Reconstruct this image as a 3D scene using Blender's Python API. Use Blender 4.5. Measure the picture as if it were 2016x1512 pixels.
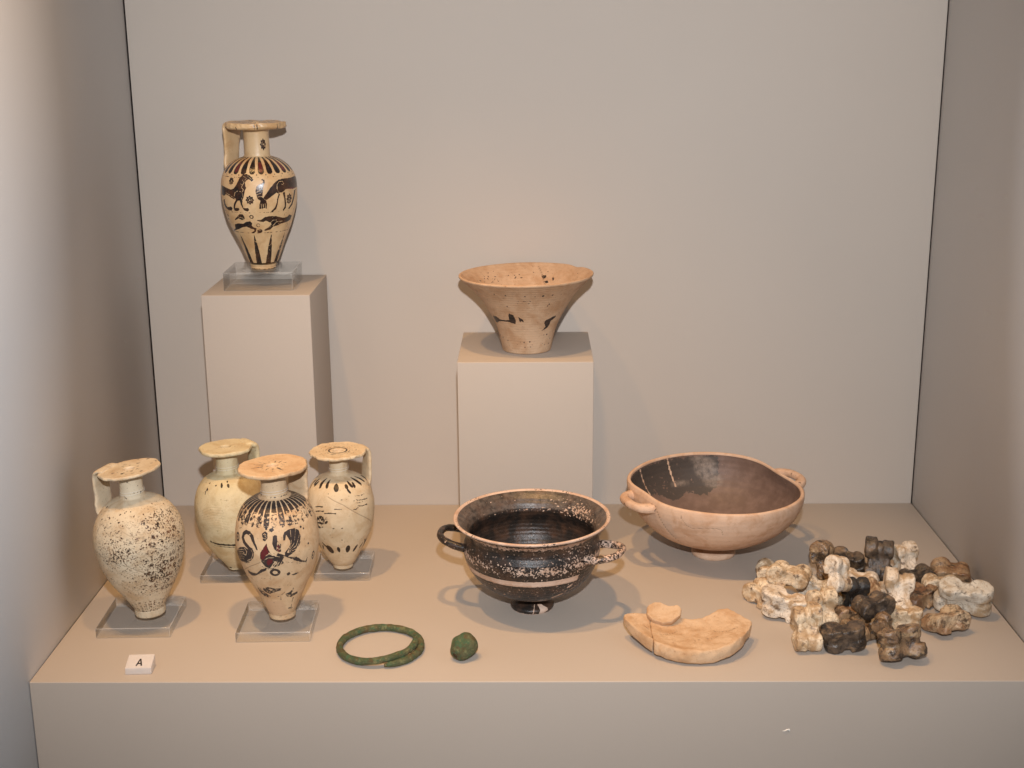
import bpy, math
import numpy as np
from mathutils import Matrix, Vector, Euler

# ---------------------------------------------------------------- camera, light, exposure
for _o in list(bpy.data.objects):
    bpy.data.objects.remove(_o)
scene = bpy.context.scene
COL = scene.collection
RAD = math.radians

cam_data = bpy.data.cameras.new("camera")
cam_data.sensor_width = 36.0
cam_data.lens = 46.39
cam_data.clip_start = 0.01
cam_data.clip_end = 50.0
cam = bpy.data.objects.new("camera", cam_data)
COL.objects.link(cam)
CAM_LOC = Vector((-0.00496, -0.75963, 0.39968))


def aim_matrix(loc, yaw, pitch, roll):
    f = Vector((math.sin(yaw) * math.cos(pitch), math.cos(yaw) * math.cos(pitch), -math.sin(pitch)))
    r = Vector((math.cos(yaw), -math.sin(yaw), 0))
    u = r.cross(f)
    r2 = math.cos(roll) * r + math.sin(roll) * u
    u2 = -math.sin(roll) * r + math.cos(roll) * u
    m = Matrix((r2, u2, -f)).transposed().to_4x4()
    m.translation = loc
    return m


cam.matrix_world = aim_matrix(CAM_LOC, -0.014311, 0.262436, -0.008313)
scene.camera = cam

world = bpy.data.worlds.new("World")
scene.world = world
world.use_nodes = True
world.node_tree.nodes["Background"].inputs[0].default_value = (0.95, 0.97, 1.0, 1)
world.node_tree.nodes["Background"].inputs[1].default_value = 0.04

FLASH_POWER = 35.0
LAMP_POWER = 20.0


def point_lamp(name, kind, loc, power, color, radius, target=None, spot=None, blend=0.5):
    d = bpy.data.lights.new(name, kind)
    d.energy = power
    d.color = color
    d.shadow_soft_size = radius
    o = bpy.data.objects.new(name, d)
    o.location = loc
    if target is not None:
        o.rotation_euler = (Vector(target) - Vector(loc)).to_track_quat('-Z', 'Y').to_euler()
    if spot:
        d.spot_size = RAD(spot)
        d.spot_blend = blend
    COL.objects.link(o)
    return o


# the camera's own flash, a little above the lens
point_lamp("camera_flash", 'SPOT', (0.004, -0.765, 0.515), FLASH_POWER, (0.955, 0.97, 1.0), 0.009,
           target=(0.0, 0.324, 0.25), spot=86, blend=1.0)
# two warm halogen spots in the ceiling of the case
LAMP_COL = (1.0, 0.575, 0.225)
point_lamp("case_spot", 'SPOT', (-0.30, -0.12, 1.10), LAMP_POWER, LAMP_COL, 0.020,
           target=(-0.12, 0.05, 0.0), spot=46, blend=0.9)
point_lamp("case_spot", 'SPOT', (-0.04, -0.12, 1.10), LAMP_POWER, LAMP_COL, 0.020,
           target=(0.02, 0.05, 0.0), spot=46, blend=0.9)

scene.view_settings.view_transform = 'Standard'
scene.view_settings.look = 'None'
scene.view_settings.exposure = 0.0
scene.view_settings.gamma = 1.0
scene.view_settings.use_curve_mapping = False
scene.cycles.use_denoising = True
scene.cycles.max_bounces = 12
scene.cycles.transparent_max_bounces = 16
scene.cycles.caustics_reflective = True
scene.cycles.caustics_refractive = True
scene.cycles.sample_clamp_indirect = 4.0

# ---------------------------------------------------------------- helpers (all shapes in millimetres, scene in metres)
MM = 0.001


def tag(o, label=None, cat=None, group=None, kind=None):
    if label: o["label"] = label
    if cat: o["category"] = cat
    if group: o["group"] = group
    if kind: o["kind"] = kind
    return o


def empty(name, loc_mm, rot=(0, 0, 0)):
    o = bpy.data.objects.new(name, None)
    o.empty_display_size = 0.01
    o.location = Vector(loc_mm) * MM
    o.rotation_euler = rot
    COL.objects.link(o)
    return o


def mesh_obj(name, verts, faces, mat, parent=None, attrs=None, smooth=True, scale=MM, loc_mm=None, rot=None):
    """verts (N,3) in mm, faces: list of arrays with equal row width, or one array."""
    v = np.asarray(verts, dtype=np.float32) * scale
    groups = faces if isinstance(faces, list) else [faces]
    groups = [np.asarray(g, dtype=np.int32) for g in groups if len(g)]
    me = bpy.data.meshes.new(name)
    me.vertices.add(len(v))
    me.vertices.foreach_set("co", v.ravel())
    nl = sum(g.size for g in groups)
    npoly = sum(len(g) for g in groups)
    me.loops.add(nl)
    me.polygons.add(npoly)
    me.loops.foreach_set("vertex_index", np.concatenate([g.ravel() for g in groups]))
    starts, tot, pos = [], [], 0
    for g in groups:
        w = g.shape[1]
        starts.append(pos + np.arange(len(g)) * w)
        tot.append(np.full(len(g), w))
        pos += g.size
    me.polygons.foreach_set("loop_start", np.concatenate(starts).astype(np.int32))
    me.update(calc_edges=True)
    me.validate()
    if smooth:
        me.polygons.foreach_set("use_smooth", np.ones(len(me.polygons), dtype=bool))
    for k, a in (attrs or {}).items():
        at = me.attributes.new(k, 'FLOAT', 'POINT')
        at.data.foreach_set("value", np.asarray(a, dtype=np.float32).ravel())
    if mat:
        me.materials.append(mat)
    o = bpy.data.objects.new(name, me)
    COL.objects.link(o)
    if parent is not None:
        o.parent = parent
    if loc_mm is not None:
        o.location = Vector(loc_mm) * MM
    if rot is not None:
        o.rotation_euler = rot
    return o


def grid_faces(nr, nc, wrap_c=True, wrap_r=False, flip=False):
    i = np.arange(nr if wrap_r else nr - 1)
    j = np.arange(nc if wrap_c else nc - 1)
    I, J = np.meshgrid(i, j, indexing='ij')
    I2, J2 = (I + 1) % nr, (J + 1) % nc
    f = np.stack([I * nc + J, I * nc + J2, I2 * nc + J2, I2 * nc + J], -1).reshape(-1, 4)
    return f[:, ::-1] if flip else f


def box_verts(x0, x1, y0, y1, z0, z1):
    return np.array([(x0, y0, z0), (x1, y0, z0), (x1, y1, z0), (x0, y1, z0),
                     (x0, y0, z1), (x1, y0, z1), (x1, y1, z1), (x0, y1, z1)], float)


BOX_F = np.array([(0, 3, 2, 1), (4, 5, 6, 7), (0, 1, 5, 4), (1, 2, 6, 5), (2, 3, 7, 6), (3, 0, 4, 7)])


def box(name, x0, x1, y0, y1, z0, z1, mat, parent=None, bevel=0.0, segs=2, loc_mm=None, rot=None):
    o = mesh_obj(name, box_verts(x0, x1, y0, y1, z0, z1), BOX_F, mat, parent, smooth=False, loc_mm=loc_mm, rot=rot)
    if bevel:
        import bmesh
        bm = bmesh.new()
        bm.from_mesh(o.data)
        bmesh.ops.bevel(bm, geom=list(bm.edges), offset=bevel * MM, segments=segs, affect='EDGES', profile=0.6)
        bm.to_mesh(o.data)
        bm.free()
    return o


def spline(pts, step):
    """Catmull-Rom through the points (a doubled point makes a corner), resampled at about `step`."""
    pts = np.asarray(pts, float)
    out = [pts[:1]]
    n = len(pts)
    for k in range(n - 1):
        p1, p2 = pts[k], pts[k + 1]
        L = np.linalg.norm(p2 - p1)
        if L < 1e-9:
            continue
        p0 = pts[k - 1] if k > 0 else p1
        p3 = pts[k + 2] if k + 2 < n else p2
        m1 = (p2 - p0) / 2 if np.linalg.norm(p1 - p0) > 1e-9 else (p2 - p1)
        m2 = (p3 - p1) / 2 if np.linalg.norm(p3 - p2) > 1e-9 else (p2 - p1)
        for m in (m1, m2):
            lm = np.linalg.norm(m)
            if lm > L * 1.2:
                m *= L * 1.2 / lm
        q = max(2, int(math.ceil(L / step)))
        t = (np.arange(1, q + 1) / q)[:, None]
        out.append((2 * t**3 - 3 * t**2 + 1) * p1 + (t**3 - 2 * t**2 + t) * m1
                   + (-2 * t**3 + 3 * t**2) * p2 + (t**3 - t**2) * m2)
    return np.concatenate(out)


def front_dense(n, k=0.5):
    u = (np.arange(n) + 0.5) / n * 2 * math.pi - math.pi
    return u - k * np.sin(u)


def wobble(seed, n=7, lo=0.6, hi=3.0):
    """cheap smooth 3-D noise: sum of random sines over mm coordinates scaled by 1/size"""
    r = np.random.RandomState(seed)
    d = r.normal(size=(n, 3))
    d /= np.linalg.norm(d, axis=1)[:, None]
    fq = r.uniform(lo, hi, n)
    ph = r.uniform(0, 6.28, n)
    w = 1 / fq

    def f(p, size=10.0):
        a = (np.asarray(p) @ d.T) / size * fq * 2 * math.pi / 2 + ph
        return (np.sin(a) * w).sum(-1) / np.sqrt((w**2).sum())
    return f


class Sheet:
    """The unrolled surface of a turned pot: rows along the profile, columns around. Angle 0 faces the viewer side."""

    def __init__(self, th, z, r):
        self.th, self.z, self.r = th, z, r
        self.ch = {}

    def chan(self, name):
        if name not in self.ch:
            self.ch[name] = np.zeros((len(self.z), len(self.th)), np.float32)
        return self.ch[name]

    def window(self, thc, zc, ra, rz, rows=None):
        Rm = max(np.interp(zc, self.zs, self.rs), 1.0)
        d = (self.th - thc + math.pi) % (2 * math.pi) - math.pi
        jc = np.nonzero(np.abs(d * Rm) <= ra)[0]
        ok = np.abs(self.z - zc) <= rz
        if rows is not None:
            ok &= rows
        ir = np.nonzero(ok)[0]
        return Rm, d[jc] * Rm, jc, self.z[ir] - zc, ir

    def prep(self, rows=None):
        self.rows = rows if rows is not None else np.ones(len(self.z), bool)
        zz, rr = self.z[self.rows], self.r[self.rows]
        k = np.argsort(zz)
        self.zs, self.rs = zz[k], rr[k]

    def put(self, name, ir, jc, m, val, mode='max'):
        if len(ir) == 0 or len(jc) == 0:
            return
        c = self.chan(name)
        sub = c[np.ix_(ir, jc)]
        if mode == 'max':
            sub = np.maximum(sub, m * val)
        elif mode == 'cut':
            sub = sub * (1 - m * val)
        c[np.ix_(ir, jc)] = sub

    def poly(self, pts, val=1.0, name='paint', mode='max', soft=0.12):
        p = np.asarray(pts, float)
        th = np.radians(p[:, 0])
        thc = 0.5 * (th.min() + th.max())
        zc = 0.5 * (p[:, 1].min() + p[:, 1].max())
        Rm = max(np.interp(zc, self.zs, self.rs), 1.0)
        a = (th - thc) * Rm
        b = p[:, 1] - zc
        Rm, A, jc, B, ir = self.window(thc, zc, abs(a).max() + 1, abs(b).max() + 1, self.rows)
        if len(ir) == 0 or len(jc) == 0:
            return
        X, Y = np.meshgrid(A, B)
        inside = np.zeros(X.shape, bool)
        dist = np.full(X.shape, 1e9)
        n = len(a)
        for k in range(n):
            x1, y1, x2, y2 = a[k], b[k], a[(k + 1) % n], b[(k + 1) % n]
            if y1 != y2:
                c = ((y1 > Y) != (y2 > Y)) & (X < (x2 - x1) * (Y - y1) / (y2 - y1) + x1)
                inside ^= c
            dist = np.minimum(dist, seg_dist(X, Y, x1, y1, x2, y2))
        sd = np.where(inside, dist, -dist)
        self.put(name, ir, jc, np.clip(sd / soft * 0.5 + 0.5, 0, 1), val, mode)

    def line(self, pts, w=0.5, val=1.0, name='paint', mode='max', soft=0.12):
        p = np.asarray(pts, float)
        th = np.radians(p[:, 0])
        thc = 0.5 * (th.min() + th.max())
        zc = 0.5 * (p[:, 1].min() + p[:, 1].max())
        Rm = max(np.interp(zc, self.zs, self.rs), 1.0)
        a = (th - thc) * Rm
        b = p[:, 1] - zc
        Rm, A, jc, B, ir = self.window(thc, zc, abs(a).max() + w + 1, abs(b).max() + w + 1, self.rows)
        if len(ir) == 0 or len(jc) == 0:
            return
        X, Y = np.meshgrid(A, B)
        dist = np.full(X.shape, 1e9)
        for k in range(len(a) - 1):
            dist = np.minimum(dist, seg_dist(X, Y, a[k], b[k], a[k + 1], b[k + 1]))
        self.put(name, ir, jc, np.clip((w / 2 - dist) / soft * 0.5 + 0.5, 0, 1), val, mode)

    def disc(self, thd, z, rx, rz=None, val=1.0, name='paint', mode='max', ang=0.0, soft=0.2, inner=0.0, lobes=0):
        rz = rz or rx
        m = max(rx, rz) * 1.2 + 0.3
        Rm, A, jc, B, ir = self.window(math.radians(thd), z, m, m, self.rows)
        if len(ir) == 0 or len(jc) == 0:
            return
        X, Y = np.meshgrid(A, B)
        c, s = math.cos(ang), math.sin(ang)
        U, V = (X * c + Y * s) / rx, (-X * s + Y * c) / rz
        q = np.sqrt(U * U + V * V)
        lim = 1.0
        if lobes:
            lim = 0.9 + 0.12 * np.cos(lobes * np.arctan2(V, U))
        k = np.clip((lim - q) * min(rx, rz) / soft + 0.5, 0, 1)
        if inner:
            k = k * np.clip((q - inner) * min(rx, rz) / soft + 0.5, 0, 1)
        self.put(name, ir, jc, k, val, mode)

    def band(self, z0, z1, val=1.0, name='paint', mode='max', soft=0.15):
        k = np.clip(np.minimum(self.z - z0, z1 - self.z) / soft + 0.5, 0, 1) * self.rows
        c = self.chan(name)
        if mode == 'max':
            c[:] = np.maximum(c, (k * val)[:, None])
        else:
            c[:] = c * (1 - (k * val)[:, None])

    def shape(self, s):
        """one traced mark: (kind, value, size, points...)"""
        k = s[0]
        if k == 'P': self.poly(s[2], s[1])
        elif k == 'R': self.poly(s[2], s[1], name='red')
        elif k == 'G': self.poly(s[2], s[1], name='tone')
        elif k == 'C': self.poly(s[2], s[1], mode='cut')
        elif k == 'L': self.line(s[3], s[2], s[1])
        elif k == 'LR': self.line(s[3], s[2], s[1], name='red')
        elif k == 'LC': self.line(s[3], s[2], s[1], mode='cut')
        elif k == 'K': self.line(s[3], s[2], s[1], name='crack')
        elif k == 'D': self.disc(s[3][0][0], s[3][0][1], s[2][0], s[2][1], s[1], ang=s[2][2] if len(s[2]) > 2 else 0)
        elif k == 'O': self.disc(s[3][0][0], s[3][0][1], s[2][0], s[2][1], s[1], inner=s[2][2])
        elif k == 'F': rosette(self, s[3][0][0], s[3][0][1], s[2][0], s[2][1], s[1])


def rosette(sh, th, z, rx, rz, val):
    sh.disc(th, z, rx, rz, val, lobes=8)
    sh.disc(th, z, rx * 0.56, rz * 0.56, 0.6, mode='cut', inner=0.8)
    sh.disc(th, z, rx * 0.16, rz * 0.16, 1.0, mode='cut')


def seg_dist(X, Y, x1, y1, x2, y2):
    dx, dy = x2 - x1, y2 - y1
    L2 = dx * dx + dy * dy
    t = np.clip(((X - x1) * dx + (Y - y1) * dy) / L2, 0, 1) if L2 > 1e-12 else 0
    return np.hypot(X - x1 - t * dx, Y - y1 - t * dy)


def turned(name, prof, mat, parent, ncol=240, step=0.4, dense=0.5, decorate=None, warp=None, outer_rows=None,
           cap0=True, cap1=True, smooth=True):
    """A turned shape from profile points (r, z). decorate(sheet) paints; warp(x, y, z, th, row_r) -> offsets."""
    pr = spline(prof, step)
    r, z = np.maximum(pr[:, 0], 0.02), pr[:, 1]
    th = front_dense(ncol, dense)
    sh = Sheet(th, z, r)
    sh.prep(outer_rows(r, z) if outer_rows else None)
    if decorate:
        decorate(sh)
    R = np.repeat(r[:, None], ncol, 1)
    Z = np.repeat(z[:, None], ncol, 1)
    T = np.repeat(th[None, :], len(r), 0)
    if warp:
        R, Z = warp(R, Z, T)
    if 'crack' in sh.ch:
        R = R - sh.ch['crack'] * 0.22
    X, Y = R * np.sin(T), -R * np.cos(T)
    V = np.stack([X, Y, Z], -1).reshape(-1, 3)
    nr = len(r)
    f = [grid_faces(nr, ncol)]
    attrs = {k: a.reshape(-1) for k, a in sh.ch.items()}
    o = mesh_obj(name, V, f[0], mat, parent, attrs, smooth)
    caps = []
    if cap0: caps.append(list(range(ncol))[::-1])
    if cap1: caps.append(list(range((nr - 1) * ncol, nr * ncol)))
    if caps:
        import bmesh
        bm = bmesh.new()
        bm.from_mesh(o.data)
        bm.verts.ensure_lookup_table()
        for c in caps:
            bm.faces.new([bm.verts[k] for k in c])
        bm.to_mesh(o.data)
        bm.free()
    return o


def sweep(name, path, size, side, mat, parent, nsec=18, power=2.6, step=0.6, seed=1, rough=0.25, closed_caps=True,
          attrs_fn=None):
    """A strap or rod along path (mm). size: (width, thickness) per path point. side: width direction (3,) or None (rod)."""
    path = np.asarray(path, float)
    size = np.asarray(size, float)
    if size.ndim == 1:
        size = np.repeat(size[None], len(path), 0)
    full = spline(np.hstack([path, size]), step)
    p, sz = full[:, :3], full[:, 3:5]
    T = np.gradient(p, axis=0)
    T /= np.linalg.norm(T, axis=1)[:, None]
    if side is None:
        side = np.array([0, 0, 1.0])
    B = np.repeat(np.asarray(side, float)[None], len(p), 0)
    B -= (B * T).sum(1)[:, None] * T
    B /= np.linalg.norm(B, axis=1)[:, None]
    N = np.cross(T, B)
    a = np.arange(nsec) / nsec * 2 * math.pi
    ca = np.sign(np.cos(a)) * np.abs(np.cos(a)) ** (2 / power)
    sa = np.sign(np.sin(a)) * np.abs(np.sin(a)) ** (2 / power)
    V = p[:, None] + B[:, None] * (ca[None, :, None] * sz[:, :1, None] / 2) + N[:, None] * (sa[None, :, None] * sz[:, 1:, None] / 2)
    nr = len(p)
    V = V.reshape(-1, 3)
    if rough:
        w = wobble(seed)
        c = np.repeat(p, nsec, 0)
        V = V + (V - c) * (w(V, 6.0) * rough * 0.09 + wobble(seed + 77, 14, 2.0, 6.0)(V, 7.0) * rough * 0.07)[:, None]
    V = np.vstack([V, p[:1], p[-1:]])
    n = nr * nsec
    j = np.arange(nsec)
    c0 = np.stack([np.full(nsec, n), (j + 1) % nsec, j], -1)
    c1 = np.stack([np.full(nsec, n + 1), (nr - 1) * nsec + j, (nr - 1) * nsec + (j + 1) % nsec], -1)
    at = attrs_fn(V) if attrs_fn else None
    return mesh_obj(name, V, [grid_faces(nr, nsec), c0, c1], mat, parent, at)

# ---------------------------------------------------------------- materials
class NT:
    def __init__(self, name):
        self.m = bpy.data.materials.new(name)
        self.m.use_nodes = True
        self.t = self.m.node_tree
        self.t.nodes.clear()
        self.out = self.t.nodes.new("ShaderNodeOutputMaterial")
        self.co = self.t.nodes.new("ShaderNodeTexCoord").outputs["Object"]

    def n(self, typ, **kw):
        nd = self.t.nodes.new(typ)
        for k, v in kw.items():
            setattr(nd, k, v)
        return nd

    def link(self, a, b):
        self.t.links.new(a, b)

    def setv(self, sock, v):
        if hasattr(v, "is_output"):
            self.link(v, sock)
        else:
            sock.default_value = v

    def noise(self, scale, detail=4, rough=0.55, dist=0.0, vec=None, w=None):
        nd = self.n("ShaderNodeTexNoise")
        if w is not None:
            nd.noise_dimensions = '4D'
            self.setv(nd.inputs["W"], w)
        self.link(vec if vec is not None else self.co, nd.inputs["Vector"])
        nd.inputs["Scale"].default_value = scale
        nd.inputs["Detail"].default_value = detail
        nd.inputs["Roughness"].default_value = rough
        nd.inputs["Distortion"].default_value = dist
        return nd.outputs[0]

    def mapping(self, scale=(1, 1, 1), loc=(0, 0, 0), rot=(0, 0, 0)):
        nd = self.n("ShaderNodeMapping")
        self.link(self.co, nd.inputs[0])
        nd.inputs["Location"].default_value = loc
        nd.inputs["Rotation"].default_value = rot
        nd.inputs["Scale"].default_value = scale
        return nd.outputs[0]

    def remap(self, v, a, b, c=0.0, d=1.0):
        nd = self.n("ShaderNodeMapRange")
        self.link(v, nd.inputs[0])
        for k, x in zip((1, 2, 3, 4), (a, b, c, d)):
            nd.inputs[k].default_value = x
        return nd.outputs[0]

    def math(self, op, a, b=0.0, c=None):
        nd = self.n("ShaderNodeMath", operation=op)
        self.setv(nd.inputs[0], a)
        self.setv(nd.inputs[1], b)
        if c is not None:
            self.setv(nd.inputs[2], c)
        return nd.outputs[0]

    def mix(self, f, a, b):
        nd = self.n("ShaderNodeMix", data_type='RGBA')
        self.setv(nd.inputs[0], f)
        self.setv(nd.inputs[6], a if hasattr(a, "is_output") else (*a, 1))
        self.setv(nd.inputs[7], b if hasattr(b, "is_output") else (*b, 1))
        return nd.outputs[2]

    def attr(self, name):
        nd = self.n("ShaderNodeAttribute", attribute_name=name)
        return nd.outputs["Fac"]

    def cover(self, amount, noise, lo=0.28, hi=0.72, sharp=6.0):
        """1 where the coverage `amount` beats the noise"""
        k = self.remap(noise, lo, hi, 0.03, 0.97)
        nd = self.n("ShaderNodeMath", operation='SUBTRACT')
        self.setv(nd.inputs[0], amount)
        self.link(k, nd.inputs[1])
        return self.remap(nd.outputs[0], -0.5 / sharp, 0.5 / sharp)

    def bump(self, h, strength, dist):
        nd = self.n("ShaderNodeBump")
        nd.inputs["Strength"].default_value = strength
        nd.inputs["Distance"].default_value = dist
        self.link(h, nd.inputs["Height"])
        return nd.outputs[0]

    def principled(self, color, rough=0.6, spec=0.4, normal=None, **kw):
        p = self.n("ShaderNodeBsdfPrincipled")
        self.setv(p.inputs["Base Color"], color if hasattr(color, "is_output") else (*color, 1))
        self.setv(p.inputs["Roughness"], rough)
        self.setv(p.inputs["Specular IOR Level"], spec)
        if normal is not None:
            self.link(normal, p.inputs["Normal"])
        for k, v in kw.items():
            self.setv(p.inputs[k], v)
        self.link(p.outputs[0], self.out.inputs[0])
        return p


def painted_board(name, col, rough=0.75, spec=0.25, dr=0.0):
    m = NT(name)
    big = m.noise(3.0, 3)
    fine = m.noise(1500, 3, 0.7)
    mid = m.noise(260, 2)
    c = m.mix(m.remap(big, 0.3, 0.7), tuple(x * 0.965 for x in col), tuple(min(1, x * 1.03) for x in col))
    c = m.mix(m.remap(fine, 0.25, 0.75, 0, 0.22), c, tuple(x * 0.78 for x in col))
    h = m.math('MULTIPLY_ADD', mid, 0.8, fine)
    weave = m.noise(700, 2, 0.5, vec=m.mapping(scale=(1, 1, 0.25)))
    h = m.math('ADD', h, weave)
    m.principled(c, rough, spec, m.bump(h, 0.10, 0.0003), **{"Diffuse Roughness": dr})
    return m.m


BOARD = (0.520, 0.455, 0.395)
M_WALL = painted_board("wall_board", BOARD)
M_SIDE_BRIGHTENED = painted_board("side_board_brightened", (0.82, 0.81, 0.81), spec=0.1)  # colour raised well above the back board to stand in for missing light
M_PLINTH = painted_board("plinth_board", (0.46, 0.400, 0.345), 0.6, 0.3)
m = NT("gap_shade"); m.principled((0.05, 0.055, 0.085), 0.9, 0.1); M_GAP_SHADE = m.m  # dark colour painted for the shade inside the seams
m = NT("paint_chip"); m.principled((0.78, 0.74, 0.68), 0.8, 0.2); M_CHIP = m.m
m = NT("black_print"); m.principled((0.012, 0.010, 0.014), 0.5, 0.3); M_PRINT = m.m


def clay(name, c1, c2, slip=(0.018, 0.013, 0.011), slip2=(0.07, 0.035, 0.02), red=(0.12, 0.02, 0.022),
         tone=(0.5, 0.35, 0.24), rough=0.62, slip_rough=0.34, wear=420, bump=0.25, sharp=7.0, spec=0.35, dirt=0.25,
         dirtcol=(0.16, 0.10, 0.055), brown=0.35, lathe_lines=0.0, stain=0.36, fill=(0.30, 0.235, 0.19)):
    m = NT(name)
    big = m.noise(38, 4)
    mid = m.noise(170, 5, 0.6)
    fine = m.noise(1300, 4, 0.65)
    c = m.mix(m.remap(big, 0.32, 0.68), c1, c2)
    c = m.mix(m.remap(mid, 0.5, 0.75, 0, 0.35), c, tuple(x * 0.72 for x in c1))
    st = m.cover(stain, m.noise(75, 5, 0.62, 0.5, vec=m.mapping(loc=(9, 4, 2))), 0.3, 0.7, 2.2)
    c = m.mix(m.math('MULTIPLY', st, 0.6), c, tuple(x * y for x, y in zip(c1, (0.74, 0.60, 0.46))))
    c = m.mix(m.attr("tone"), c, tone)
    spots = m.cover(dirt * 0.5, m.noise(520, 5, 0.7, vec=m.mapping(loc=(3, 1, 7))), 0.3, 0.7, 8)
    c = m.mix(m.math('MULTIPLY', spots, 0.6), c, dirtcol)
    pn = m.noise(wear, 6, 0.62)
    cov = m.cover(m.attr("paint"), pn, sharp=sharp)
    sl = m.mix(m.remap(m.noise(120, 4), 0.42, 0.68, 0, 1.0), slip, m.mix(brown, slip, slip2))
    sl = m.mix(m.remap(fine, 0.55, 0.8, 0, 0.3), sl, (0.10, 0.085, 0.07))
    c = m.mix(cov, c, sl)
    rc = m.cover(m.attr("red"), m.noise(wear * 1.3, 5, 0.6, vec=m.mapping(loc=(5, 2, 1))), sharp=5)
    c = m.mix(rc, c, red)
    fl = m.math('MULTIPLY', m.attr("fill"), m.remap(m.noise(260, 5, 0.65, vec=m.mapping(loc=(7, 7, 3))), 0.35, 0.62, 0.15, 1.0))
    c = m.mix(fl, c, fill)
    c = m.mix(m.math('MULTIPLY', m.attr("crack"), 0.75), c, (0.13, 0.07, 0.04))
    rg = m.math('MULTIPLY_ADD', cov, slip_rough - rough, m.remap(mid, 0.3, 0.7, rough - 0.05, rough + 0.08))
    h = m.math('MULTIPLY_ADD', mid, 1.2, m.math('MULTIPLY_ADD', cov, 0.35, fine))
    if lathe_lines:
        wv = m.n("ShaderNodeTexWave", wave_type='BANDS', bands_direction='Z')
        m.link(m.co, wv.inputs["Vector"])
        wv.inputs["Scale"].default_value = lathe_lines
        wv.inputs["Distortion"].default_value = 1.5
        wv.inputs["Detail"].default_value = 3
        h = m.math('MULTIPLY_ADD', wv.outputs["Fac"], 0.5, h)
    m.principled(c, rg, spec, m.bump(h, min(1.0, bump * 1.5), 0.00045))
    return m.m


M_TOPVASE = clay("cream_painted_clay", (0.60, 0.40, 0.205), (0.66, 0.47, 0.27), rough=0.36, slip_rough=0.2, wear=520,
                 slip=(0.014, 0.011, 0.011), slip2=(0.12, 0.045, 0.018), brown=0.55, dirt=0.12, bump=0.14, spec=0.5, sharp=9)
M_LEFTVASE = clay("pale_worn_clay", (0.60, 0.49, 0.34), (0.66, 0.56, 0.41), wear=760, dirt=0.35,
                  slip=(0.034, 0.020, 0.013), slip2=(0.17, 0.08, 0.04), brown=0.9, bump=0.3)
M_REARVASE = clay("greenish_buff_clay", (0.60, 0.50, 0.30), (0.66, 0.56, 0.37), dirt=0.34, bump=0.32, dirtcol=(0.22, 0.16, 0.08))
M_FRONTVASE = clay("buff_figured_clay", (0.60, 0.42, 0.255), (0.66, 0.49, 0.31), wear=520, dirt=0.3, sharp=5,
                   slip=(0.034, 0.027, 0.026), slip2=(0.085, 0.05, 0.04), tone=(0.56, 0.38, 0.24), slip_rough=0.4)
M_RIGHTVASE = clay("warm_buff_clay", (0.61, 0.475, 0.305), (0.67, 0.54, 0.37), wear=480, dirt=0.22,
                   slip=(0.020, 0.014, 0.012), slip2=(0.10, 0.05, 0.028), bump=0.3)
M_FLARE = clay("pinkish_cup_clay", (0.51, 0.325, 0.195), (0.575, 0.385, 0.245), wear=520, dirt=0.28, dirtcol=(0.20, 0.09, 0.045),
               slip=(0.018, 0.014, 0.013), slip2=(0.12, 0.06, 0.04), bump=0.3, lathe_lines=150)
M_KYLIX = clay("pale_pink_clay", (0.60, 0.40, 0.275), (0.64, 0.445, 0.315), slip=(0.150, 0.096, 0.074), slip2=(0.20, 0.130, 0.102),
               brown=1.0, wear=300, dirt=0.1, tone=(0.46, 0.36, 0.29), slip_rough=0.5, bump=0.2, red=(0.070, 0.055, 0.046), lathe_lines=70)
M_BLACK = clay("black_glaze_clay", (0.58, 0.40, 0.30), (0.64, 0.475, 0.375), slip=(0.019, 0.015, 0.013), slip2=(0.080, 0.042, 0.026),
               brown=0.8, wear=620, dirt=0.1, slip_rough=0.3, rough=0.65, bump=0.3, sharp=8, spec=0.45, lathe_lines=110)
M_TERRA = clay("orange_terracotta", (0.57, 0.385, 0.235), (0.62, 0.435, 0.28), rough=0.9, spec=0.1, dirt=0.35, bump=0.9,
               dirtcol=(0.34, 0.17, 0.08))


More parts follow.
